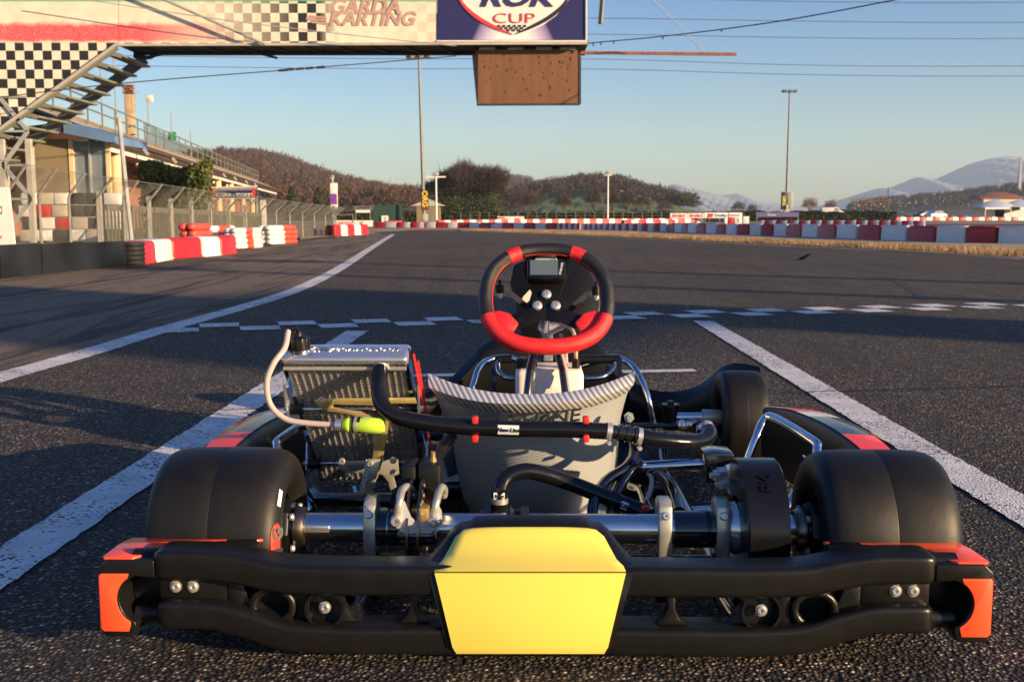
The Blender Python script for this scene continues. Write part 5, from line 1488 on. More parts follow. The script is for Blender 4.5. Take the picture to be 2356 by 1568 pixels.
# ---- rear bumper
bmp = bpy.data.objects.new('rear_bumper', None); COL.objects.link(bmp); bmp.parent = kart
BC = -.013
def mir(pts, s): return [Vector((BC + s * (p[0]), p[1], p[2])) for p in pts]
up_path = [(.105, -.208, .130), (.2, -.210, .130), (.30, -.210, .130), (.385, -.208, .132), (.44, -.206, .142), (.49, -.205, .149), (.54, -.205, .150), (.578, -.205, .150)]
lo_path = [(.105, -.208, .038), (.2, -.210, .038), (.30, -.210, .038), (.385, -.208, .043), (.44, -.206, .060), (.49, -.205, .072), (.54, -.205, .074), (.576, -.205, .074)]
for s in (-1, 1):
    for nm, pth, hh in (('upper_bar', up_path, .045), ('lower_bar', lo_path, .043)):
        P = spline(mir(pth, s), 5)
        n = len(P)
        sec = []
        for i in range(n):
            q = 1.0 if i < n - 3 else (.985, .93, .72)[i - (n - 3)]
            sec.append([(x * q, y * q) for x, y in rrect(.062, hh, .009, 4)])
        part(nm, k_blk, MB().sweep(P, sec), bmp, angle=60)
    # web between the bars, in pieces round the openings
    fx = lambda a: BC + s * a
    part('web', k_blk, MB().box((fx(.525), -.196, .109), (.105, .034, .060)), bmp, bevel=.008)
    part('web', k_blk, MB().prism([Vector((fx(x), -.212, z)) for x, z in ((.475, .125), (.475, .085), (.455, .074), (.425, .068), (.415, .072), (.440, .09), (.450, .118))], (0, .03, 0)), bmp, bevel=.005)
    part('web_back', k_blk, MB().box((fx(.462), -.180, .097), (.225, .016, .075)), bmp, bevel=.004)
    rg = [Vector((fx(.405) + math.cos(R(a)) * .030, -.205, .083 + math.sin(R(a)) * .026)) for a in range(0, 360, 20)]
    part('web_ring', k_blk, MB().sweep(rg, rrect(.013, .03, .005, 2), up=(0, 1, 0), closed=True), bmp, angle=60)
    part('web', k_blk, MB().prism([Vector((fx(x), -.214, z)) for x, z in ((.372, .115), (.372, .06), (.352, .053), (.345, .068), (.350, .09), (.352, .115))], (0, .03, 0)), bmp, bevel=.004)
    cup = MB().lathe([(0, .026), (.0, .030), (-.022, .030), (-.022, .0), (-.018, .0), (-.018, .025)], (fx(.325), -.226, .082), (0, -1, 0), 28)
    part('bolt_cup', k_blk, cup, bmp)
    part('web', k_blk, MB().prism([Vector((fx(x), -.212, z)) for x, z in ((.300, .110), (.300, .085), (.285, .064), (.255, .053), (.345, .053), (.352, .08), (.35, .11))], (0, .025, 0)), bmp, bevel=.004)
    pst = [(.186, .110), (.186, .085), (.180, .070), (.168, .060), (.218, .060), (.204, .070), (.198, .085), (.198, .11)]
    part('web_post', k_blk, MB().prism([Vector((fx(x), -.222, z)) for x, z in pst], (0, .02, 0)), bmp, bevel=.003)
    for x, z, yb_ in ((.551, .112, -.2135), (.525, .112, -.2135), (.325, .084, -.222)):
        part('bolt', k_bolt, MB().lathe([(0, 0), (0, .0068), (.0025, .0068), (.0035, .0055), (.0035, .0028), (.0015, .0025), (.0015, 0)], (fx(x), yb_, z), YN, 20), bmp, angle=18)
        part('bolt_washer', k_silver, MB().lathe([(-.001, .004), (-.001, .0092), (.001, .0092), (.001, .004)], (fx(x), yb_ + .0005, z), YN, 24), bmp)
    # end cap: black moulding with a half-round bite, orange film on its outer and top faces
    cz0, cz1 = .040, .158
    co = [(.576, cz1), (.648, cz1), (.660, cz1 - .012), (.660, cz0 + .010), (.652, cz0), (.612, cz0), (.606, cz0 + .016)]
    for a in range(-70, 71, 14):
        co.append((.596 + math.cos(R(a)) * .034, .098 + math.sin(R(a)) * .037))
    co += [(.606, cz1 - .024), (.576, cz1 - .026)]
    part('end_cap', k_blk, MB().prism([Vector((fx(x), -.232, z)) for x, z in co], (0, .085, 0)), bmp, bevel=.007, seg=3)
    part('end_cap_back', k_blk, MB().box((fx(.600), -.165, .098), (.07, .03, .075)), bmp, bevel=.01)
    part('end_cap_rail', k_blk, MB().bar((fx(.655), -.150, cz1 - .014), (fx(.44), -.142, cz1 - .012), .040, .030), bmp, bevel=.008)
    part('end_cap_link', k_blk, MB().tube([(fx(.57), -.2, .150), (fx(.615), -.2, .150)], .017, 12), bmp)
    part('end_cap_link', k_blk, MB().tube([(fx(.57), -.2, .066), (fx(.615), -.2, .066)], .015, 12), bmp)
    of = [(.614, cz1 - .020), (.656, cz1 - .020), (.659, cz1 - .024), (.659, cz0 + .014), (.655, cz0 + .009), (.617, cz0 + .009), (.614, cz0 + .02)]
    for a in range(-62, 63, 10):
        of.append((.597 + math.cos(R(a)) * .0365, .098 + math.sin(R(a)) * .0385))
    part('orange_film', k_orange, MB().prism([Vector((fx(x), -.2335, z)) for x, z in of], (0, .004, 0)), bmp, bevel=.001)
    part('orange_film', k_orange, MB().prism([Vector((fx(.6615), y, z)) for y, z in ((-.228, cz1 - .02), (-.152, cz1 - .02), (-.152, cz0 + .01), (-.228, cz0 + .01))], (fx(0) - fx(.002), 0, 0)), bmp)
    ot = [(.610, -.226), (.652, -.226), (.657, -.220), (.655, -.160), (.648, -.129), (.445, -.126), (.438, -.133), (.446, -.140), (.575, -.150), (.590, -.170), (.600, -.215)]
    part('orange_film', k_orange, MB().prism([Vector((fx(x), y, cz1 + .0025)) for x, y in ot], (0, 0, -.004)), bmp, bevel=.001)
rows_px = [(1213, 1088, 1352, -.165), (1217, 1066, 1372, -.168), (1232, 1048, 1390, -.175), (1258, 1034, 1404, -.190), (1285, 1019, 1419, -.212), (1303, 1004, 1435, -.232), (1314, 999, 1440, -.2425), (1318, 1000, 1440, -.2445), (1400, 1020, 1420, -.2475), (1488, 1041, 1399, -.246), (1503, 1050, 1390, -.240)]
def plate_rows(grow, dy, rr=rows_px, n=14, first_up=0, last_dn=0):
    gr = {1203: 2, 1213: 8, 1217: 12, 1232: 13, 1258: 18, 1285: 26, 1303: 26, 1314: 20, 1318: 16, 1400: 14}
    out = []
    for i, (y, xa, xb, yl) in enumerate(rr):
        yy = y - (first_up if i == 0 else 0) + (last_dn if i == len(rr) - 1 else 0)
        r_ = []
        gw = gr.get(y, 12) if grow else 0
        for j in range(n + 1):
            u = j / n
            r_.append(K(xa - gw + (xb - xa + 2 * gw) * u, yy + (2.5 if y < 1300 else 0) * ((2 * u - 1) ** 4), yl + dy - .006 * (1 - (2 * u - 1) ** 2)))
        out.append(r_)
    return out
back = [(1203, 1092, 1350, -.160)] + rows_px + [(1509, 1056, 1384, -.232)]
part('centre_moulding', k_blk, MB().grid(plate_rows(9, .004, back), (0, .045, 0)), bmp, angle=50)
part('yellow_plate', k_yellow, MB().grid(plate_rows(0, 0, rows_px[:7]), (0, .004, 0)), bmp, angle=60)
part('yellow_plate', k_yellow, MB().grid(plate_rows(0, 0, rows_px[7:]), (0, .004, 0)), bmp, angle=60)
# ---- seat
st_ = bpy.data.objects.new('seat', None); COL.objects.link(st_); st_.parent = kart
def seat_row(yc, xl, xr, yl_c, wrap, lean=0, n=20):
    r_ = []
    for j in range(n + 1):
        u = 2 * j / n - 1
        x = xl + (xr - xl) * (j / n)
        p = K(x, yc(u), yl_c + wrap * abs(u) ** 2.6)
        r_.append(p)
    return r_
lip_t = lambda u: 907 - 52 * abs(u) ** 2.2 + (u < 0) * 4 * abs(u)
lip_b = lambda u: 950 - 46 * abs(u) ** 2.4 + (u < 0) * 8 * abs(u)
lip_top = seat_row(lip_t, 984, 1461, .30, .10)
lip_mid = seat_row(lambda u: lip_b(u) - 22, 986, 1459, .268, .10)
lip_low = seat_row(lip_b, 1004, 1443, .285, .11)
part('seat_lip', k_lip, MB().grid([lip_top, lip_mid, lip_low], (0, .006, 0)), st_, angle=60)
rows = [lip_low]
for yc, xl, xr, yl_, wr in ((965, 1026, 1428, .30, .13), (1010, 1040, 1420, .315, .14), (1060, 1048, 1416, .335, .15), (1110, 1056, 1412, .36, .15), (1150, 1066, 1404, .385, .14), (1180, 1080, 1390, .41, .13), (1205, 1105, 1365, .45, .11)):
    rows.append(seat_row(lambda u, yc=yc: yc - 6 * abs(u) ** 2, xl, xr, yl_, wr))
part('seat_shell', k_seat, MB().grid(rows, (0, .006, 0)), st_, angle=60)
# the bucket in front of the back: sides and floor
for s in (0, -1):
    wall = []
    for r_ in rows[:-1]:
        p = r_[s]
        wall.append([p, p + Vector(((.02 if s == 0 else -.02) * 0, .12, -.05)), p + Vector((0, .26, min(0, .06 - p.z)))])
    part('seat_side', k_seat, MB().grid(wall, ((.005 if s == 0 else -.005), 0, 0)), st_)
part('seat_floor', k_seat, MB().add([(-.14, .42, .03), (.13, .42, .03), (.13, .72, .045), (-.14, .72, .045)], [(0, 1, 2, 3)]), st_)
cs = K(1222, 966, .285); ce = K(1330, 955, .285)
text('seat_lettering', 'FREELINE', .034, k_ink, frame(K(1222, 966, .278), ce - cs, (0, .12, 1)), st_, .0006, .2, .0006, 1.35)
fr = [K(x, y, .279) for x, y in ((1135, 985), (1140, 958), (1146, 955), (1305, 944), (1309, 948), (1305, 975))]
part('seat_logo_frame', k_ink, MB().tube(fr, .0009, 5), st_)
nut(K(1447, 958, .33), YN, .010, st_)
part('seat_stay', k_frame, MB().tube(spline([K(1456, 985, .30), K(1460, 1040, .28), K(1440, 1075, .24), K(1395, 1105, .2), K(1368, 1150, .14), K(1362, 1190, .1)], 6), .0105, 10))
part('seat_stay', k_frame, MB().tube(spline([K(1468, 1060, .27), K(1450, 1080, .24), K(1425, 1120, .2), K(1408, 1160, .15), K(1405, 1195, .1)], 6), .0105, 10))
part('seat_stay', k_frame, MB().tube(spline([K(1040, 1000, .34), K(1010, 1040, .30), K(985, 1090, .25), K(960, 1150, .2)], 6), .0125, 10))

# ---- fuel tank, steering column
tk_ = bpy.data.objects.new('fuel_tank', None); COL.objects.link(tk_); tk_.parent = kart
c0, c1 = K(1186, 846, .80), K(1342, 846, .80)
part('tank_body', k_tank, MB().box(((c0.x + c1.x) / 2, .84, c0.z - .085), (c1.x - c0.x, .15, .17)), tk_, bevel=.016, seg=4)
part('tank_panel', k_tank, MB().prism([K(x, y, .7635) for x, y in ((1228, 918), (1236, 860), (1244, 850), (1290, 850), (1298, 860), (1306, 918))], (0, .012, 0)), tk_, bevel=.004)
part('tank_boss', k_tank, MB().lathe([(0, .019), (.004, .017), (.006, 0)], K(1264, 876, .763), YN, 20), tk_)
part('tank_cap', k_blk, MB().lathe([(0, .027), (.022, .027), (.027, .022), (.027, 0)], (c0.x + .027, .82, c0.z - .004), (0, 0, 1), 24), tk_)
part('tank_outlet', k_redpl, MB().lathe([(0, .007), (.02, .007), (.022, .004), (.03, .004)], (c1.x - .045, .80, c0.z), (0, 0, 1), 12), tk_)
part('outlet_nipple', k_gold, MB().lathe([(0, .004), (.035, .004)], (c1.x - .045, .80, c0.z + .02), (0, 0, 1), 10), tk_)
part('tank_outlet', k_blk, MB().lathe([(0, .010), (.024, .010), (.024, 0)], (c1.x - .018, .80, c0.z), (0, 0, 1), 14), tk_)
part('outlet_nipple', k_gold, MB().lathe([(0, .005), (.03, .005)], (c1.x - .018, .80, c0.z + .02), (0, 0, 1), 10), tk_)
part('breather_hose', k_clear, MB().tube(spline([K(1325, 818, .80), K(1325, 790, .80), K(1318, 762, .82), K(1300, 748, .86), K(1270, 745, .90)], 6), .0052, 8))
part('fuel_hose', k_clear, MB().tube(spline([K(1303, 835, .79), K(1300, 800, .80), K(1290, 770, .84)], 6), .005, 8))
part('column_brace', k_frame, MB().tube([K(1213, 912, .72), K(1220, 850, .74), K(1232, 800, .78)], .0105, 10))
part('column_brace', k_frame, MB().tube([K(1302, 912, .72), K(1294, 850, .74), K(1284, 810, .78)], .0095, 10))
part('throttle_cable', k_clear, MB().tube([K(1311, 912, .715), K(1302, 850, .735), K(1290, 806, .77)], .005, 8))
SWC = K(1257, 690, .79)
part('steering_column', k_chrome, MB().tube([SWC + Vector((0, .02, -.03)), Vector((0, 1.10, .17))], .0105, 14))
part('column_support', k_alu, MB().prism([K(x, y, .86) for x, y in ((1240, 745), (1275, 742), (1300, 752), (1296, 758), (1272, 768), (1272, 830), (1250, 830), (1252, 770), (1237, 758))], (0, .008, 0)), bevel=.002)
part('column_support', k_alu, MB().bar(K(1225, 806, .84), K(1325, 803, .84), .012, .010))
# ---- steering wheel
sw_ = bpy.data.objects.new('steering_wheel', None); COL.objects.link(sw_); sw_.parent = kart
TL = R(38)
Mw = Matrix(((1, 0, 0), (0, math.sin(TL), -math.cos(TL)), (0, math.cos(TL), math.sin(TL)))).to_4x4()     # columns: right, up-in-plane, towards driver
Mw.translation = SWC
sw_.matrix_local = Mw
def rim_pt(a):
    """rim centre line, angle in degrees, 90 = top; flattened at the bottom"""
    c, s_ = math.cos(R(a)), math.sin(R(a))
    x = .146 * math.copysign(abs(c) ** .86, c)
    y = (.140 if s_ > 0 else .138) * math.copysign(abs(s_) ** (.86 if s_ > 0 else .76), s_)
    return Vector((x, y, .012 if s_ < -.3 else .012))
def rim_seg(a0, a1, mat, name, r=.0175, extra=0):
    P = [rim_pt(a0 + (a1 - a0) * i / 22) for i in range(23)]
    part(name, mat, MB().tube(P, [r + extra] * 23, 16, up=(0, 0, 1)), sw_, angle=60)
rim_seg(68, 112, k_leather, 'rim_grip'); rim_seg(126, 198, k_leather, 'rim_grip'); rim_seg(-18, 54, k_leather, 'rim_grip')
rim_seg(112, 126, k_redleather, 'rim_band', extra=.0004); rim_seg(54, 68, k_redleather, 'rim_band', extra=.0004)
rim_seg(198, 342, k_redleather, 'rim_lower_grip', .0192)
for a0, a1 in ((70, 110), (128, 196), (-16, 52)):
    part('red_stitching', k_redleather, MB().tube([rim_pt(a0 + (a1 - a0) * i / 18) * .886 + Vector((0, 0, .006)) for i in range(19)], .0014, 5), sw_)
for s in (-1, 1):
    part('spoke_pad', k_redleather, MB().prism([Vector((s * x, y, .006)) for x, y in ((.132, -.045), (.112, -.04), (.088, -.048), (.066, -.075), (.078, -.098), (.098, -.098))], (0, 0, .012)), sw_, bevel=.004)
    part('spoke', k_rim, MB().prism([Vector((s * x, y, 0)) for x, y in ((.085, -.048), (.03, -.022), (.0, -.03), (.0, -.06), (.03, -.062), (.07, -.085))], (0, 0, .006)), sw_, bevel=.001)
    hm = MB()
    part('spoke_hole', k_blk, MB().lathe([(0, 0), (0, .008), (.0005, .008), (.0005, 0)], (s * .06, -.058, .0062), (0, 0, 1), 16), sw_)
hubp = [(-.05, -.04), (-.035, .02), (-.06, .09), (-.05, .125), (.05, .125), (.06, .09), (.035, .02), (.05, -.04)]
part('centre_plate', k_rim, MB().prism([Vector((x, y, -.002)) for x, y in hubp], (0, 0, .005)), sw_, bevel=.001)
for x, y in ((0, .012), (-.022, -.020), (.022, -.020)):
    part('centre_bolt', k_bolt, MB().lathe([(0, .0125), (.004, .0115), (.007, .007), (.007, .003), (.004, .0028), (.004, 0)], (x, y, .006), (0, 0, 1), 24), sw_)
part('top_tab', k_leather, MB().box((0, .128, .008), (.05, .02, .012)), sw_, bevel=.004)
part('display', k_rim, MB().box((0, .072, .020), (.092, .058, .022)), sw_, bevel=.004)
scr = pm('lcd_screen', (0.085, 0.125, 0.14), 0.15, var=.03)
part('display_screen', scr, MB().box((-.006, .073, .0315), (.066, .040, .002)), sw_)
part('display_bezel', k_alu, MB().sweep([Vector((-.006 + x, .073 + y, .0318)) for x, y in ((-.034, -.021), (.034, -.021), (.034, .021), (-.034, .021))], [(-.0006, -.0006), (.0006, -.0006), (.0006, .0006), (-.0006, .0006)], closed=True), sw_)
text('display_lettering', 'CORSARO II R', .007, k_whitefilm, Matrix.Translation((0, .098, .0312)), sw_, .0002, 0, .0001, 1.2)
text('display_lettering', 'STARLANE', .0075, k_whitefilm, Matrix.Translation((.036, .07, .0312)) @ Matrix.Rotation(R(80), 4, 'Z'), sw_, .0002, .2, .0001)
# ---- front panel behind the wheel, with its stays
fp = bpy.data.objects.new('front_panel', None); COL.objects.link(fp); fp.parent = kart
ol = [(1188, 700), (1172, 650), (1180, 610), (1215, 596), (1310, 596), (1352, 610), (1374, 650), (1384, 700), (1376, 748), (1345, 785), (1215, 785), (1190, 748)]
part('panel', k_rim, MB().prism([K(x, y, .955 + (775 - y) * .0003) for x, y in ol], (0, .03, .0)), fp, bevel=.008)
part('panel_sticker', k_tank, MB().prism([K(x, y, .948) for x, y in ((1200, 696), (1203, 683), (1218, 667), (1231, 664), (1228, 682), (1210, 698))], (0, .004, 0)), fp)
for s, pts in ((-1, ((1150, 672), (1172, 672), (1238, 726), (1260, 750))), (1, ((1372, 676), (1352, 676), (1318, 705), (1296, 730)))):
    P = [K(x, y, .90) for x, y in pts]
    m = MB()
    for a, b in zip(P[:-1], P[1:]): m.bar(a, b, .004, .014)
    part('panel_stay', k_chrome, m, fp)
    part('stay_mount', k_blk, MB().lathe([(-.008, .0), (-.008, .011), (.014, .011), (.014, .004), (.026, .004), (.026, 0)], P[0] + Vector((0, 0, .006)), (0, 0, 1), 14), fp)
    nut(P[0] - Vector((0, 0, .004)), (0, 0, -1), .007, fp, .008)

# ---- radiator
k_emb = pm('embossed_alu', (.50, .51, .53), .35, metal=.85)
rd = bpy.data.objects.new('radiator', None); COL.objects.link(rd); rd.parent = kart
TLp, TRp = K(652, 832, .30), K(935, 832, .30)
BLp, BRp = K(742, 1103, .53), K(976, 1098, .53)
xdir = (TRp - TLp).normalized(); ddir = ((BLp + BRp) / 2 - (TLp + TRp) / 2).normalized()
nrm_ = xdir.cross(ddir).normalized()
if nrm_.y > 0: nrm_ = -nrm_
part('core', k_core, MB().grid([[TLp, TRp], [BLp, BRp]], tuple(nrm_ * -.035)), rd)
nf = 17
for i in range(nf + 1):
    f = i / nf
    a, b = TLp.lerp(TRp, f), BLp.lerp(BRp, f)
    part('fin', k_alu, MB().bar(a + nrm_ * .001, b + nrm_ * .001, .0025, .003, nrm_), rd)
for a, b in ((TLp, BLp), (TRp, BRp)):
    part('side_channel', k_chrome, MB().bar(a - nrm_ * .017, b - nrm_ * .017, .008, .042, nrm_), rd)
TKc = [K(652, 828, .29), K(938, 826, .29), K(938, 797, .35), K(655, 800, .35)]
hgt = Vector((0, 0, -.028))
tm = MB().prism([TLp + Vector((-.004, -.016, .012)), TRp + Vector((.004, -.016, .012)), TRp + Vector((.004, .055, .030)), TLp + Vector((-.004, .055, .030))], (0, .004, -.018))
part('top_tank', k_alu, tm, rd, bevel=.009, seg=4)
part('weld_seam', k_silver, MB().tube([TLp + nrm_ * .002 + Vector((0, 0, -.012)), TRp + nrm_ * .002 + Vector((0, 0, -.012))], .004, 8), rd)
part('bottom_tank', k_alu, MB().bar(BLp - nrm_ * .017, BRp - nrm_ * .017, .046, .018, nrm_), rd, bevel=.004)
tn = (TRp + Vector((.004, .055, .030)) - (TRp + Vector((.004, -.016, .012)))).normalized()
text('tank_lettering', 'EM', .030, k_emb, frame((TLp + TRp) / 2 + Vector((-.055, .022, .0225)), xdir, tn), rd, .0006, .2, .0012, 1.3)
text('tank_lettering', 'TECHNOLOGY', .017, k_emb, frame((TLp + TRp) / 2 + Vector((.035, .022, .0225)), xdir, tn), rd, .0006, .1, .0004, 1.25)
capc = K(688, 800, .315)
part('filler_neck', k_chrome, MB().lathe([(0, .022), (.010, .022)], capc + Vector((0, 0, -.012)), (0, -.1, 1), 24), rd)
cap = MB().lathe([(0, .017), (0, .020), (.022, .0195), (.025, .014), (.027, .009), (.034, .008), (.034, 0)], capc + Vector((0, 0, -.002)), (0, -.1, 1), 24)
part('filler_cap', k_blk, cap, rd)
for i in range(12):
    a = R(i * 30)
    part('cap_rib', k_blk, MB().box(capc + Vector((math.cos(a) * .020, math.sin(a) * .020, .010)), (.004, .004, .021), Matrix.Rotation(a, 3, 'Z')), rd, bevel=.001)
part('cap_outlet', k_blk, MB().tube([capc + Vector((0, 0, .034)), capc + Vector((-.004, -.005, .041)), capc + Vector((-.022, -.012, .034))], .0045, 8), rd)
part('overflow_hose', k_clear, MB().tube(spline([capc + Vector((-.018, -.010, .035)), K(655, 800, .28), K(630, 835, .26), K(614, 880, .25), K(622, 930, .25), K(655, 962, .25), K(700, 972, .25), K(772, 977, .25)], 8), .0058, 10), rd)
for y0, y1, f, yo in ((913, 912, .33, 0), (1053, 1050, .80, 0)):
    a, b = TLp.lerp(BLp, f) + nrm_ * .014 + xdir * -.012, TRp.lerp(BRp, f) + nrm_ * .014 + xdir * .012
    part('cross_rod', k_chrome, MB().tube([a, b], .0042, 10), rd)
    for p, s in ((a, 1), (b, -1)):
        part('rod_bush', k_blk, MB().lathe([(0, 0), (0, .011), (.026, .011), (.026, 0)], p, xdir * s, 14), rd)
        part('mount_plate', k_alu, MB().lathe([(0, .0), (0, .018), (.003, .018), (.003, 0)], p - xdir * s * .003, xdir * s, 20), rd)
        nut(p - xdir * s * .004, -xdir * s, .006, rd, .006)
for a, b in ((TLp, BLp), (TRp, BRp)):
    s = -1 if a is TLp else 1
    part('side_plate', k_alu, MB().prism([a.lerp(b, f) + nrm_ * w + xdir * s * .014 for f, w in ((.18, .0), (.30, .03), (.36, .03), (.5, -.02), (.72, -.02), (.80, .03), (.86, .03), (.90, -.01), (.5, -.045))], tuple(xdir * s * .003)), rd)
part('red_band', k_redpl, MB().bar(K(952, 815, .33), K(993, 1033, .42), .003, .010, (0, -1, 0)), rd)
part('red_band', k_redpl, MB().bar(K(962, 830, .36), K(985, 975, .40), .003, .008, (0, -1, 0)), rd)
# gold brackets
def brk(pts, yl, mat, name, th=.006, dy=.0):
    part(name, mat, MB().prism([K(x, y, yl) for x, y in pts], (0, th, 0)), rd, bevel=.001)
gb1 = [(722, 921), (735, 916), (955, 914), (960, 928), (905, 928), (880, 933), (788, 931), (768, 929), (765, 936), (790, 941), (830, 946), (852, 957), (862, 968), (850, 972), (835, 962), (800, 952), (755, 946), (735, 938)]
brk(gb1, .345, k_gold, 'bracket')
brk([(862, 985), (883, 968), (888, 930), (898, 930), (893, 985), (880, 1060), (868, 1100), (855, 1120), (846, 1110), (858, 1045)], .36, k_gold, 'bracket')
brk([(846, 1056), (875, 1056), (862, 1115), (842, 1160), (822, 1166), (820, 1150), (832, 1100)], .34, k_silver, 'bracket_arm', .008)
brk([(775, 1062), (915, 1056), (918, 1090), (905, 1095), (912, 1120), (898, 1128), (893, 1108), (880, 1092), (850, 1085), (800, 1088), (782, 1080)], .40, k_silver, 'bracket')
brk([(795, 1068), (838, 1066), (835, 1080), (805, 1081)], .3985, k_core, 'bracket_slot', .002)
text('bracket_lettering', 'EM TECHNOLOGY', .012, k_whitefilm, frame(K(838, 1112, .338), K(846, 1072, .338) - K(832, 1150, .338), (-1, 0, 0)), rd, .0003, 0, .0003)
for x, y in ((741, 919), (787, 1060), (905, 1058), (852, 1066), (905, 1086)):
    bolt(K(x, y, .335), YN, .007, rd)
# lime bottle
bt = part('catch_bottle', k_green, MB().lathe([(0, 0), (0, .010), (.006, .0145), (.012, .0145), (.014, .0125), (.018, .0125), (.022, .0155), (.074, .0155), (.080, .012), (.082, 0)], K(790, 977, .25), (1, -.05, 0), 24), rd)
part('bottle_cap', k_alu, MB().lathe([(0, 0), (0, .012), (.012, .012), (.012, 0)], K(773, 977, .25), (1, -.05, 0), 20), rd)
part('bottle_band', k_blk, MB().lathe([(0, .0162), (.016, .0162), (.016, .0150), (0, .0150)], K(812, 977, .25), (1, -.05, 0), 24, closed_prof=True), rd)
part('bottle_clamp', k_bolt, MB().lathe([(0, .0168), (.006, .0168), (.006, .0158), (0, .0158)], K(817, 977, .25), (1, -.05, 0), 24, closed_prof=True), rd)
part('bottle_label', k_whitefilm, MB().lathe([(0, .0159), (.014, .0159)], K(838, 977, .25), (1, -.05, 0), 24), rd)
part('drain_screw', k_blue, MB().lathe([(0, 0), (0, .006), (.016, .006), (.016, 0)], K(812, 1118, .50), (.4, -.3, -1), 8), rd)

# ---- coolant hoses
hz = bpy.data.objects.new('coolant_hose', None); COL.objects.link(hz); hz.parent = kart
HP = [K(884, 822, .35), K(879, 832, .312), K(874, 865, .285), K(872, 905, .265), K(886, 940, .25), K(920, 960, .24), K(980, 972, .235), K(1060, 980, .232), K(1180, 986, .230), K(1300, 987, .232), K(1405, 992, .240)]
part('hose', k_hose, MB().tube(spline(HP, 8), .0158, 16), hz, angle=60)
HP2 = [K(1470, 1003, .246), K(1520, 1012, .25), K(1580, 1017, .27), K(1615, 1013, .30), K(1630, 1000, .325), K(1628, 988, .35), K(1618, 982, .37)]
part('hose', k_hose, MB().tube(spline(HP2, 8), .0160, 16), hz, angle=60)
cdir = (K(1480, 1003, .247) - K(1400, 992, .24)).normalized()
part('connector', k_frame, MB().lathe([(0, .0), (0, .0135), (.012, .0135), (.014, .0165), (.020, .0165), (.022, .0145), (.028, .0145), (.030, .0168), (.036, .0168), (.038, .0145), (.044, .0145), (.046, .0168), (.052, .0168), (.054, .013), (.07, .013), (.07, 0)], K(1405, 992, .24), cdir, 24), hz)
def clamp(p, d, parent, r=.0168):
    p = Vector(p); d = Vector(d).normalized()
    part('hose_clamp', k_bolt, MB().lathe([(-.005, r), (.005, r), (.005, r - .001), (-.005, r - .001)], p, d, 24, closed_prof=True), parent)
    q = p + Vector((.0, -.004, -r - .004))
    part('clamp_screw', k_bolt, MB().lathe([(0, 0), (0, .0042), (.012, .0042), (.012, 0)], q, d.cross(Vector((0, 0, 1))), 8), parent)
clamp(K(1400, 991, .24), cdir, hz); clamp(K(1470, 1003, .246), cdir, hz); clamp(K(877, 845, .30), (0, -.5, -1), hz); clamp(K(1625, 986, .352), (-.2, .7, .3), hz)
part('clamp_screw', k_blue, MB().box(K(1607, 990, .33), (.008, .008, .016)), hz, bevel=.001)
def hose_label(p, d, w, h, txt, size, parent, r, up=(0, 0, 1)):
    d = Vector(d).normalized(); p = Vector(p)
    side = YN
    upv = d.cross(side) * -1
    rows = []
    for i in range(7):
        a = R(-h + 2 * h * i / 6)
        o = YN * math.cos(a) * r + upv * math.sin(a) * r
        rows.append([p - d * w / 2 + o, p + d * w / 2 + o])
    part('hose_label', k_whitefilm, MB().grid(rows), parent)
    text('label_lettering', txt, size, k_ink, frame(p + YN * (r + .0005), d, upv), parent, .0003, .15, .0004, 1.0)
hose_label(K(1170, 985, .230), K(1300, 987, .232) - K(1060, 980, .232), .040, 34, 'New-Line', .0105, hz, .0161)
hose_label(K(869, 882, .277), K(874, 860, .288) - K(871, 905, .265), .022, 30, 'Line', .009, hz, .0161)
for x in (1093, 1348):
    for y, dz in ((965, .0), (1007, 0)):
        part('hose_clip', k_redpl, MB().box(K(x, y, .222), (.012, .02, .014)), hz, bevel=.003)
pass
h2 = bpy.data.objects.new('lower_coolant_hose', None); COL.objects.link(h2); h2.parent = kart
HP3 = [K(1147, 1185, .12), K(1148, 1160, .12), K(1152, 1125, .12), K(1168, 1097, .13), K(1205, 1083, .14), K(1250, 1090, .15), K(1310, 1110, .16), K(1380, 1137, .15), K(1440, 1160, .14), K(1500, 1185, .12)]
part('hose', k_hose, MB().tube(spline(HP3, 8), .0148, 16), h2, angle=60)
clamp(K(1149, 1150, .12), (0, 0, 1), h2, .0158)
part('pump_neck', k_blk, MB().lathe([(-.03, .017), (.01, .017), (.012, .014)], K(1148, 1185, .12), (0, 0, 1), 18), h2)
hose_label(K(1149, 1136, .12), (1, 0, 0), .02, 25, 'New', .008, h2, .0152)
hose_label(K(1435, 1158, .141), K(1500, 1185, .12) - K(1380, 1137, .15), .03, 30, '-Line', .010, h2, .0152)

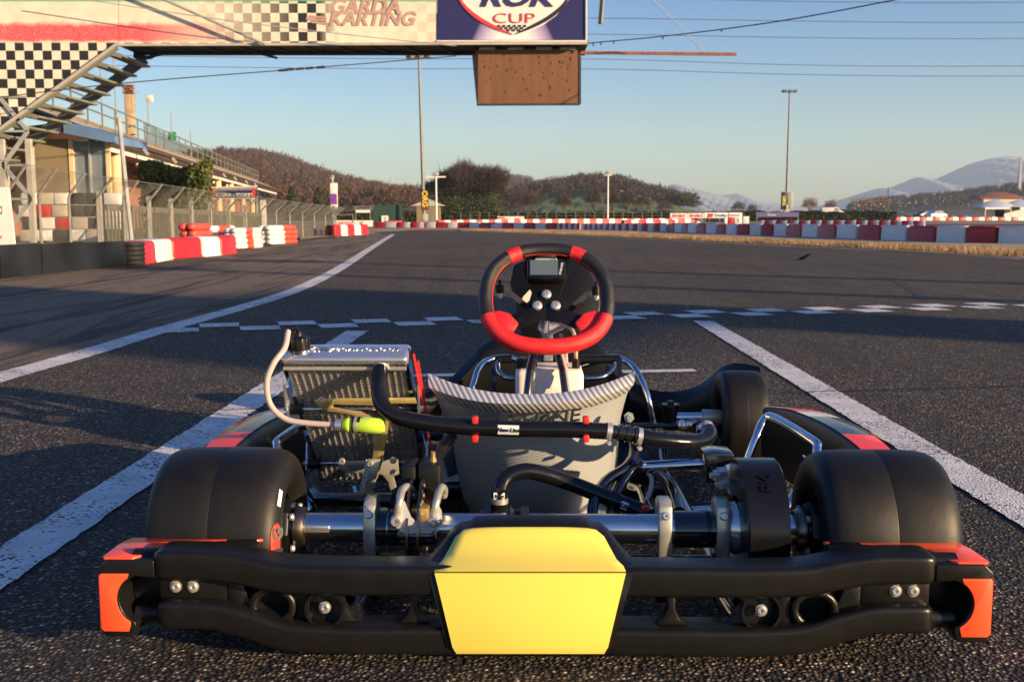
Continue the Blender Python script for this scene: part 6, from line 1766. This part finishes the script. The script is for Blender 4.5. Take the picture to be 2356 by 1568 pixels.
# ---- front end: spindle, tie rods, nose, front hoop
for s in (1, -1):
    sp = bpy.data.objects.new('stub_axle', None); COL.objects.link(sp); sp.parent = kart
    part('spindle', k_chrome, MB().tube([(s * .36, 1.05, .128), (s * .50, 1.05, .128)], .0125, 16), sp)
    part('spindle_sleeve', k_silver, MB().lathe([(0, .012), (0, .021), (.05, .021), (.05, .012)], (s * .43, 1.05, .128), (s, 0, 0), 24), sp)
    part('kingpin', k_blk, MB().lathe([(-.035, 0), (-.035, .020), (.02, .020), (.026, .024), (.034, .024), (.034, .009), (.042, .009), (.042, 0)], (s * .345, 1.05, .13), (0, 0, 1), 20), sp)
    part('steering_arm', k_alu, MB().prism([Vector((s * x, y, .118)) for x, y in ((.355, 1.03), (.42, 1.03), (.37, .94), (.35, .94))], (0, 0, .006)), sp, bevel=.001)
    part('rod_end', k_bolt, MB().lathe([(-.008, 0), (-.008, .009), (.0, .012), (.008, .009), (.014, .005), (.014, 0)], (s * .36, .94, .128), (0, 0, 1), 14), sp)
    part('tie_rod', k_frame, MB().tube([(s * .355, .94, .126), (s * .05, 1.0, .115)], .0065, 10), sp)
    part('wheel_nut', k_bolt, MB().lathe([(0, 0), (0, .012), (.014, .012), (.014, 0)], (s * .50, 1.05, .128), (s, 0, 0), 6), sp)
part('chassis_rail', k_frame, MB().tube(spline([(-.33, 1.05, .075), (-.30, .85, .05), (-.32, .5, .045), (-.32, .1, .05), (-.32, -.12, .05)], 6), .0155, 12))
part('chassis_rail', k_frame, MB().tube(spline([(.33, 1.05, .075), (.30, .85, .05), (.30, .5, .045), (.30, .1, .05), (.30, -.12, .05)], 6), .0155, 12))
part('cross_tube', k_frame, MB().tube([(-.33, 1.05, .075), (.33, 1.05, .075)], .0145, 12))
part('cross_tube', k_frame, MB().tube([(-.31, .62, .045), (.30, .62, .045)], .0145, 12))
part('cross_tube', k_frame, MB().tube([(-.32, .06, .06), (.30, .06, .06)], .0145, 12))
part('side_tube', k_chrome, MB().tube([K(1478, 1073, .26), K(1622, 1066, .24)], .011, 12))
part('side_tube_end', k_frame, MB().tube([K(1445, 1076, .27), K(1482, 1073, .258)], .0135, 12))
part('engine_rail', k_frame, MB().tube(spline([K(1445, 1092, .30), K(1500, 1092, .26), K(1530, 1105, .22), K(1550, 1140, .15), K(1562, 1180, .08)], 6), .013, 12))
part('engine_rail', k_frame, MB().tube(spline([K(1455, 1115, .30), K(1478, 1125, .24), K(1490, 1160, .15), K(1500, 1185, .08)], 6), .012, 12))
part('engine_rail', k_frame, MB().tube([K(1480, 1100, .27), K(1530, 1095, .25)], .015, 12))
part('bumper_tube', k_frame, MB().tube([(-.30, -.10, .05), (-.30, -.20, .06)], .014, 10))
part('bumper_tube', k_frame, MB().tube([(.28, -.10, .05), (.28, -.20, .06)], .014, 10))
part('fuel_line', k_clear, MB().tube(spline([K(1450, 1080, .30), K(1490, 1088, .26), K(1500, 1110, .22), K(1490, 1145, .16), K(1478, 1170, .12)], 7), .005, 8))
part('line_clip', k_redpl, MB().box(K(1487, 1170, .10), (.018, .012, .01)), bevel=.003)
part('left_stay', k_frame, MB().tube([K(1035, 1010, .36), K(965, 1105, .2)], .0125, 12))
part('tie_bar', k_frame, MB().tube([K(905, 1150, .12), K(735, 1148, .16), K(722, 1135, .2)], .014, 12))
part('floor_tray', k_rim, MB().add([(-.27, .55, .03), (.27, .55, .03), (.29, 1.2, .035), (-.29, 1.2, .035)], [(0, 1, 2, 3)]))
# pedals and front hoop
for s in (-1, 1):
    part('front_hoop', k_chrome, MB().tube(spline([Vector((s * .30, 1.0, .10)), K(1178 + s * 0 + (1075 if s < 0 else 1490) - 1178, 912, 1.0), K(1100 if s < 0 else 1462, 850, 1.05), K(1130 if s < 0 else 1430, 826, 1.1), K(1180 if s < 0 else 1395, 824, 1.12), (s * .02, 1.13, .225)], 6), .0085, 10))
    part('pedal_rubber', k_blk, MB().tube([K(1145 if s < 0 else 1335, 827, 1.1), K(1178 if s < 0 else 1425, 825, 1.1)], .012, 10))
    part('pedal', k_chrome, MB().tube(spline([K(1146 if s < 0 else 1415, 830, 1.1), K(1148 if s < 0 else 1405, 855, 1.08), K(1165 if s < 0 else 1380, 868, 1.06), K(1185 if s < 0 else 1345, 870, 1.06)], 6), .007, 10))
    part('pedal_lever', k_frame, MB().bar(K(1134 if s < 0 else 1425, 830, 1.08), K(1138 if s < 0 else 1425, 905, 1.02), .012, .010))
nose_o = [(-.60, .235), (-.555, .242), (-.52, .225), (-.47, .170), (-.42, .140), (-.36, .135), (-.29, .155), (-.23, .205), (-.17, .265), (-.09, .293), (0, .298), (.09, .293), (.17, .265), (.22, .215), (.27, .165), (.33, .138), (.40, .140), (.46, .168), (.51, .222), (.55, .242), (.60, .240)]
ns = bpy.data.objects.new('front_spoiler', None); COL.objects.link(ns); ns.parent = kart
topr = [Vector((x, 1.44 - .30 * abs(x / .6) ** 2.2 + (.06 if abs(x) > .5 else 0) * 0, z + .012)) for x, z in nose_o]
tops = spline(topr, 3)
rows = [[p + Vector((0, .02, -.004)) for p in tops], tops, [p + Vector((0, -.03, -.03)) for p in tops], [Vector((p.x * .98, p.y - .02, .07)) for p in tops], [Vector((p.x * .95, p.y + .05, .03)) for p in tops]]
part('spoiler_shell', k_blk, MB().grid(rows, (0, .006, 0)), ns, angle=60)
part('spoiler_front', k_redfilm, MB().grid([[p + Vector((0, .021, -.004)) for p in tops], [Vector((p.x * 1.0, p.y + .14, max(.06, p.z * .55))) for p in tops], [Vector((p.x * .98, p.y + .15, .04)) for p in tops]], (0, -.004, 0)), ns, angle=60)
text('moulded_lettering', 'KG', .035, k_rim, frame(topr[8] + Vector((.02, -.034, -.05)), (1, .2, 0), (0, -.3, 1)), ns, .001)

# ---- side pods and their hoops
for s in (1, -1):
    pod = bpy.data.objects.new('side_pod', None); COL.objects.link(pod); pod.parent = kart
    if s > 0:
        prof_pts = [(K(1762, 930, .83).x, .83, K(1762, 930, .83).z), (.60, .62, .215), (.64, .42, .225), (K(1985, 1020, .24).x, .24, K(1985, 1020, .24).z)]
    path = spline([(.575, .84, .195), (.600, .68, .215), (.622, .48, .222), (.636, .32, .214), (.640, .20, .198)], 8)
    n = len(path)
    rows = []
    for i, p in enumerate(path):
        f = i / (n - 1)
        w = .035 + .030 * math.sin(math.pi * min(1, f * .9 + .1)) ; x = p.x * s
        rows.append([Vector((x - s * .030, p.y, .05)), Vector((x - s * .034, p.y, p.z - .05)), Vector((x - s * .030, p.y, p.z - .006)), Vector((x - s * .024, p.y, p.z)), Vector((x + s * w * .7, p.y, p.z - .004)), Vector((x + s * w, p.y, p.z - .020)), Vector((x + s * w * 1.02, p.y, p.z - .06)), Vector((x + s * w * .8, p.y, .05))])
    m = MB().grid(rows)
    m.f.append(tuple(range(8))); m.f.append(tuple(range(len(m.v) - 1, len(m.v) - 9, -1)))
    part('pod_body', k_blk, m, pod, angle=50)
    cols_ = [('black', 0, 4), ('red', 4, 9), ('white', 9, 12), ('black2', 12, 20), ('red', 20, 27), ('white', 27, 30), ('red', 30, n - 1)]
    for nm, a, b in cols_:
        mt_ = {'black': k_whitefilm, 'red': k_redfilm, 'white': k_whitefilm, 'black2': k_hose}[nm]
        q = [[r_[3] + Vector((0, 0, .0022)), (r_[3] + r_[4]) / 2 + Vector((0, 0, .0032)), r_[4] + Vector((s * .001, 0, .0022)), r_[5] + Vector((s * .002, 0, .001))] for r_ in rows[a:b + 1]]
        part('pod_sticker', mt_, MB().grid(q), pod)
    hp_ = [K(1640 + 65, 1100, .50), K(1738, 1010, .52), K(1757, 968, .54), K(1780, 960, .52), K(1868, 1012, .34), K(1880, 1032, .31), K(1868, 1075, .28), K(1800, 1180, .18)]
    P = spline([Vector((p.x * s, p.y, p.z)) for p in hp_], 6)
    part('pod_hoop', k_chrome, MB().tube(P, .0095, 12), pod)
    part('pod_bracket', k_alu, MB().bar((s * .56, .50, .15), (s * .60, .50, .09), .02, .004), pod)
    for yb in (.52, .34):
        nut((s * .598, yb, .14), (-s, 0, 0), .008, pod, .008)
    part('pod_tube', k_chrome, MB().tube([(s * .30, .42, .05), (s * .56, .42, .065)], .0095, 10), pod)
    part('pod_strut', k_alu, MB().bar((s * .42, .24, .06), (s * .52, .30, .10), .018, .005), pod)
# ================================================================ added unseen totem up-sun of the start line, outside the frame; there only to shade the track
hv = Vector((math.cos(R(SUN_AZ)), -math.sin(R(SUN_AZ)), 0)); sv = Vector((-hv.y, hv.x, 0)); te_ = math.tan(R(SUN_EL))
TD = 26.0
occ = thing('shade_occluder', 'unseen added tall grey totem with side panel beside the track, outside the frame', 'occluder', hv * TD + sv * 6.7, math.atan2(sv.y, sv.x))
MB().box((0, 0, 3.6), (1.35, .5, 7.2)).build('column', X['steelgrey'], occ, bevel=.05)
MB().box((-2.05, 0, (TD + 2.2) * te_ + .9), (2.75, .25, 1.8)).build('panel', X['whitepaint'], occ, bevel=.04)
MB().box((0, 0, .1), (1.9, 1.0, .2)).build('plinth', X['concrete'], occ, bevel=.03)

for l_, lab in ((11.4, 'farther unseen grey mast added to shade the track, outside the frame'), (9.0, 'nearer unseen grey mast added to shade the track, outside the frame')):
    lm = thing('shadow_mast', lab, 'mast', hv * 30 + sv * l_)  # unseen masts, added only for their shadow streaks across the track
    MB().tube([(0, 0, 0), (0, 0, 9)], [.17, .11], 10).build('pole', X['mastgrey'], lm)
    MB().box((0, 0, 9.1), (1.2, .4, .25)).build('lamp_head', X['steelgrey'], lm, bevel=.04)
# ================================================================ the air
def haze_box():
    m = bpy.data.materials.new('thin_haze'); m.use_nodes = True
    t = m.node_tree; t.nodes.clear()
    out = t.nodes.new('ShaderNodeOutputMaterial'); v = t.nodes.new('ShaderNodeVolumePrincipled')
    v.inputs['Color'].default_value = (.62, .80, 1.0, 1); v.inputs['Density'].default_value = 0.00021; v.inputs['Anisotropy'].default_value = 0.0
    t.links.new(v.outputs[0], out.inputs['Volume'])
    o = MB().box((0, 1500, 128.5), (9000, 7000, 263)).build('haze', m)
    return tag(o, kind='stuff')
HAZE = True
if HAZE: haze_box()
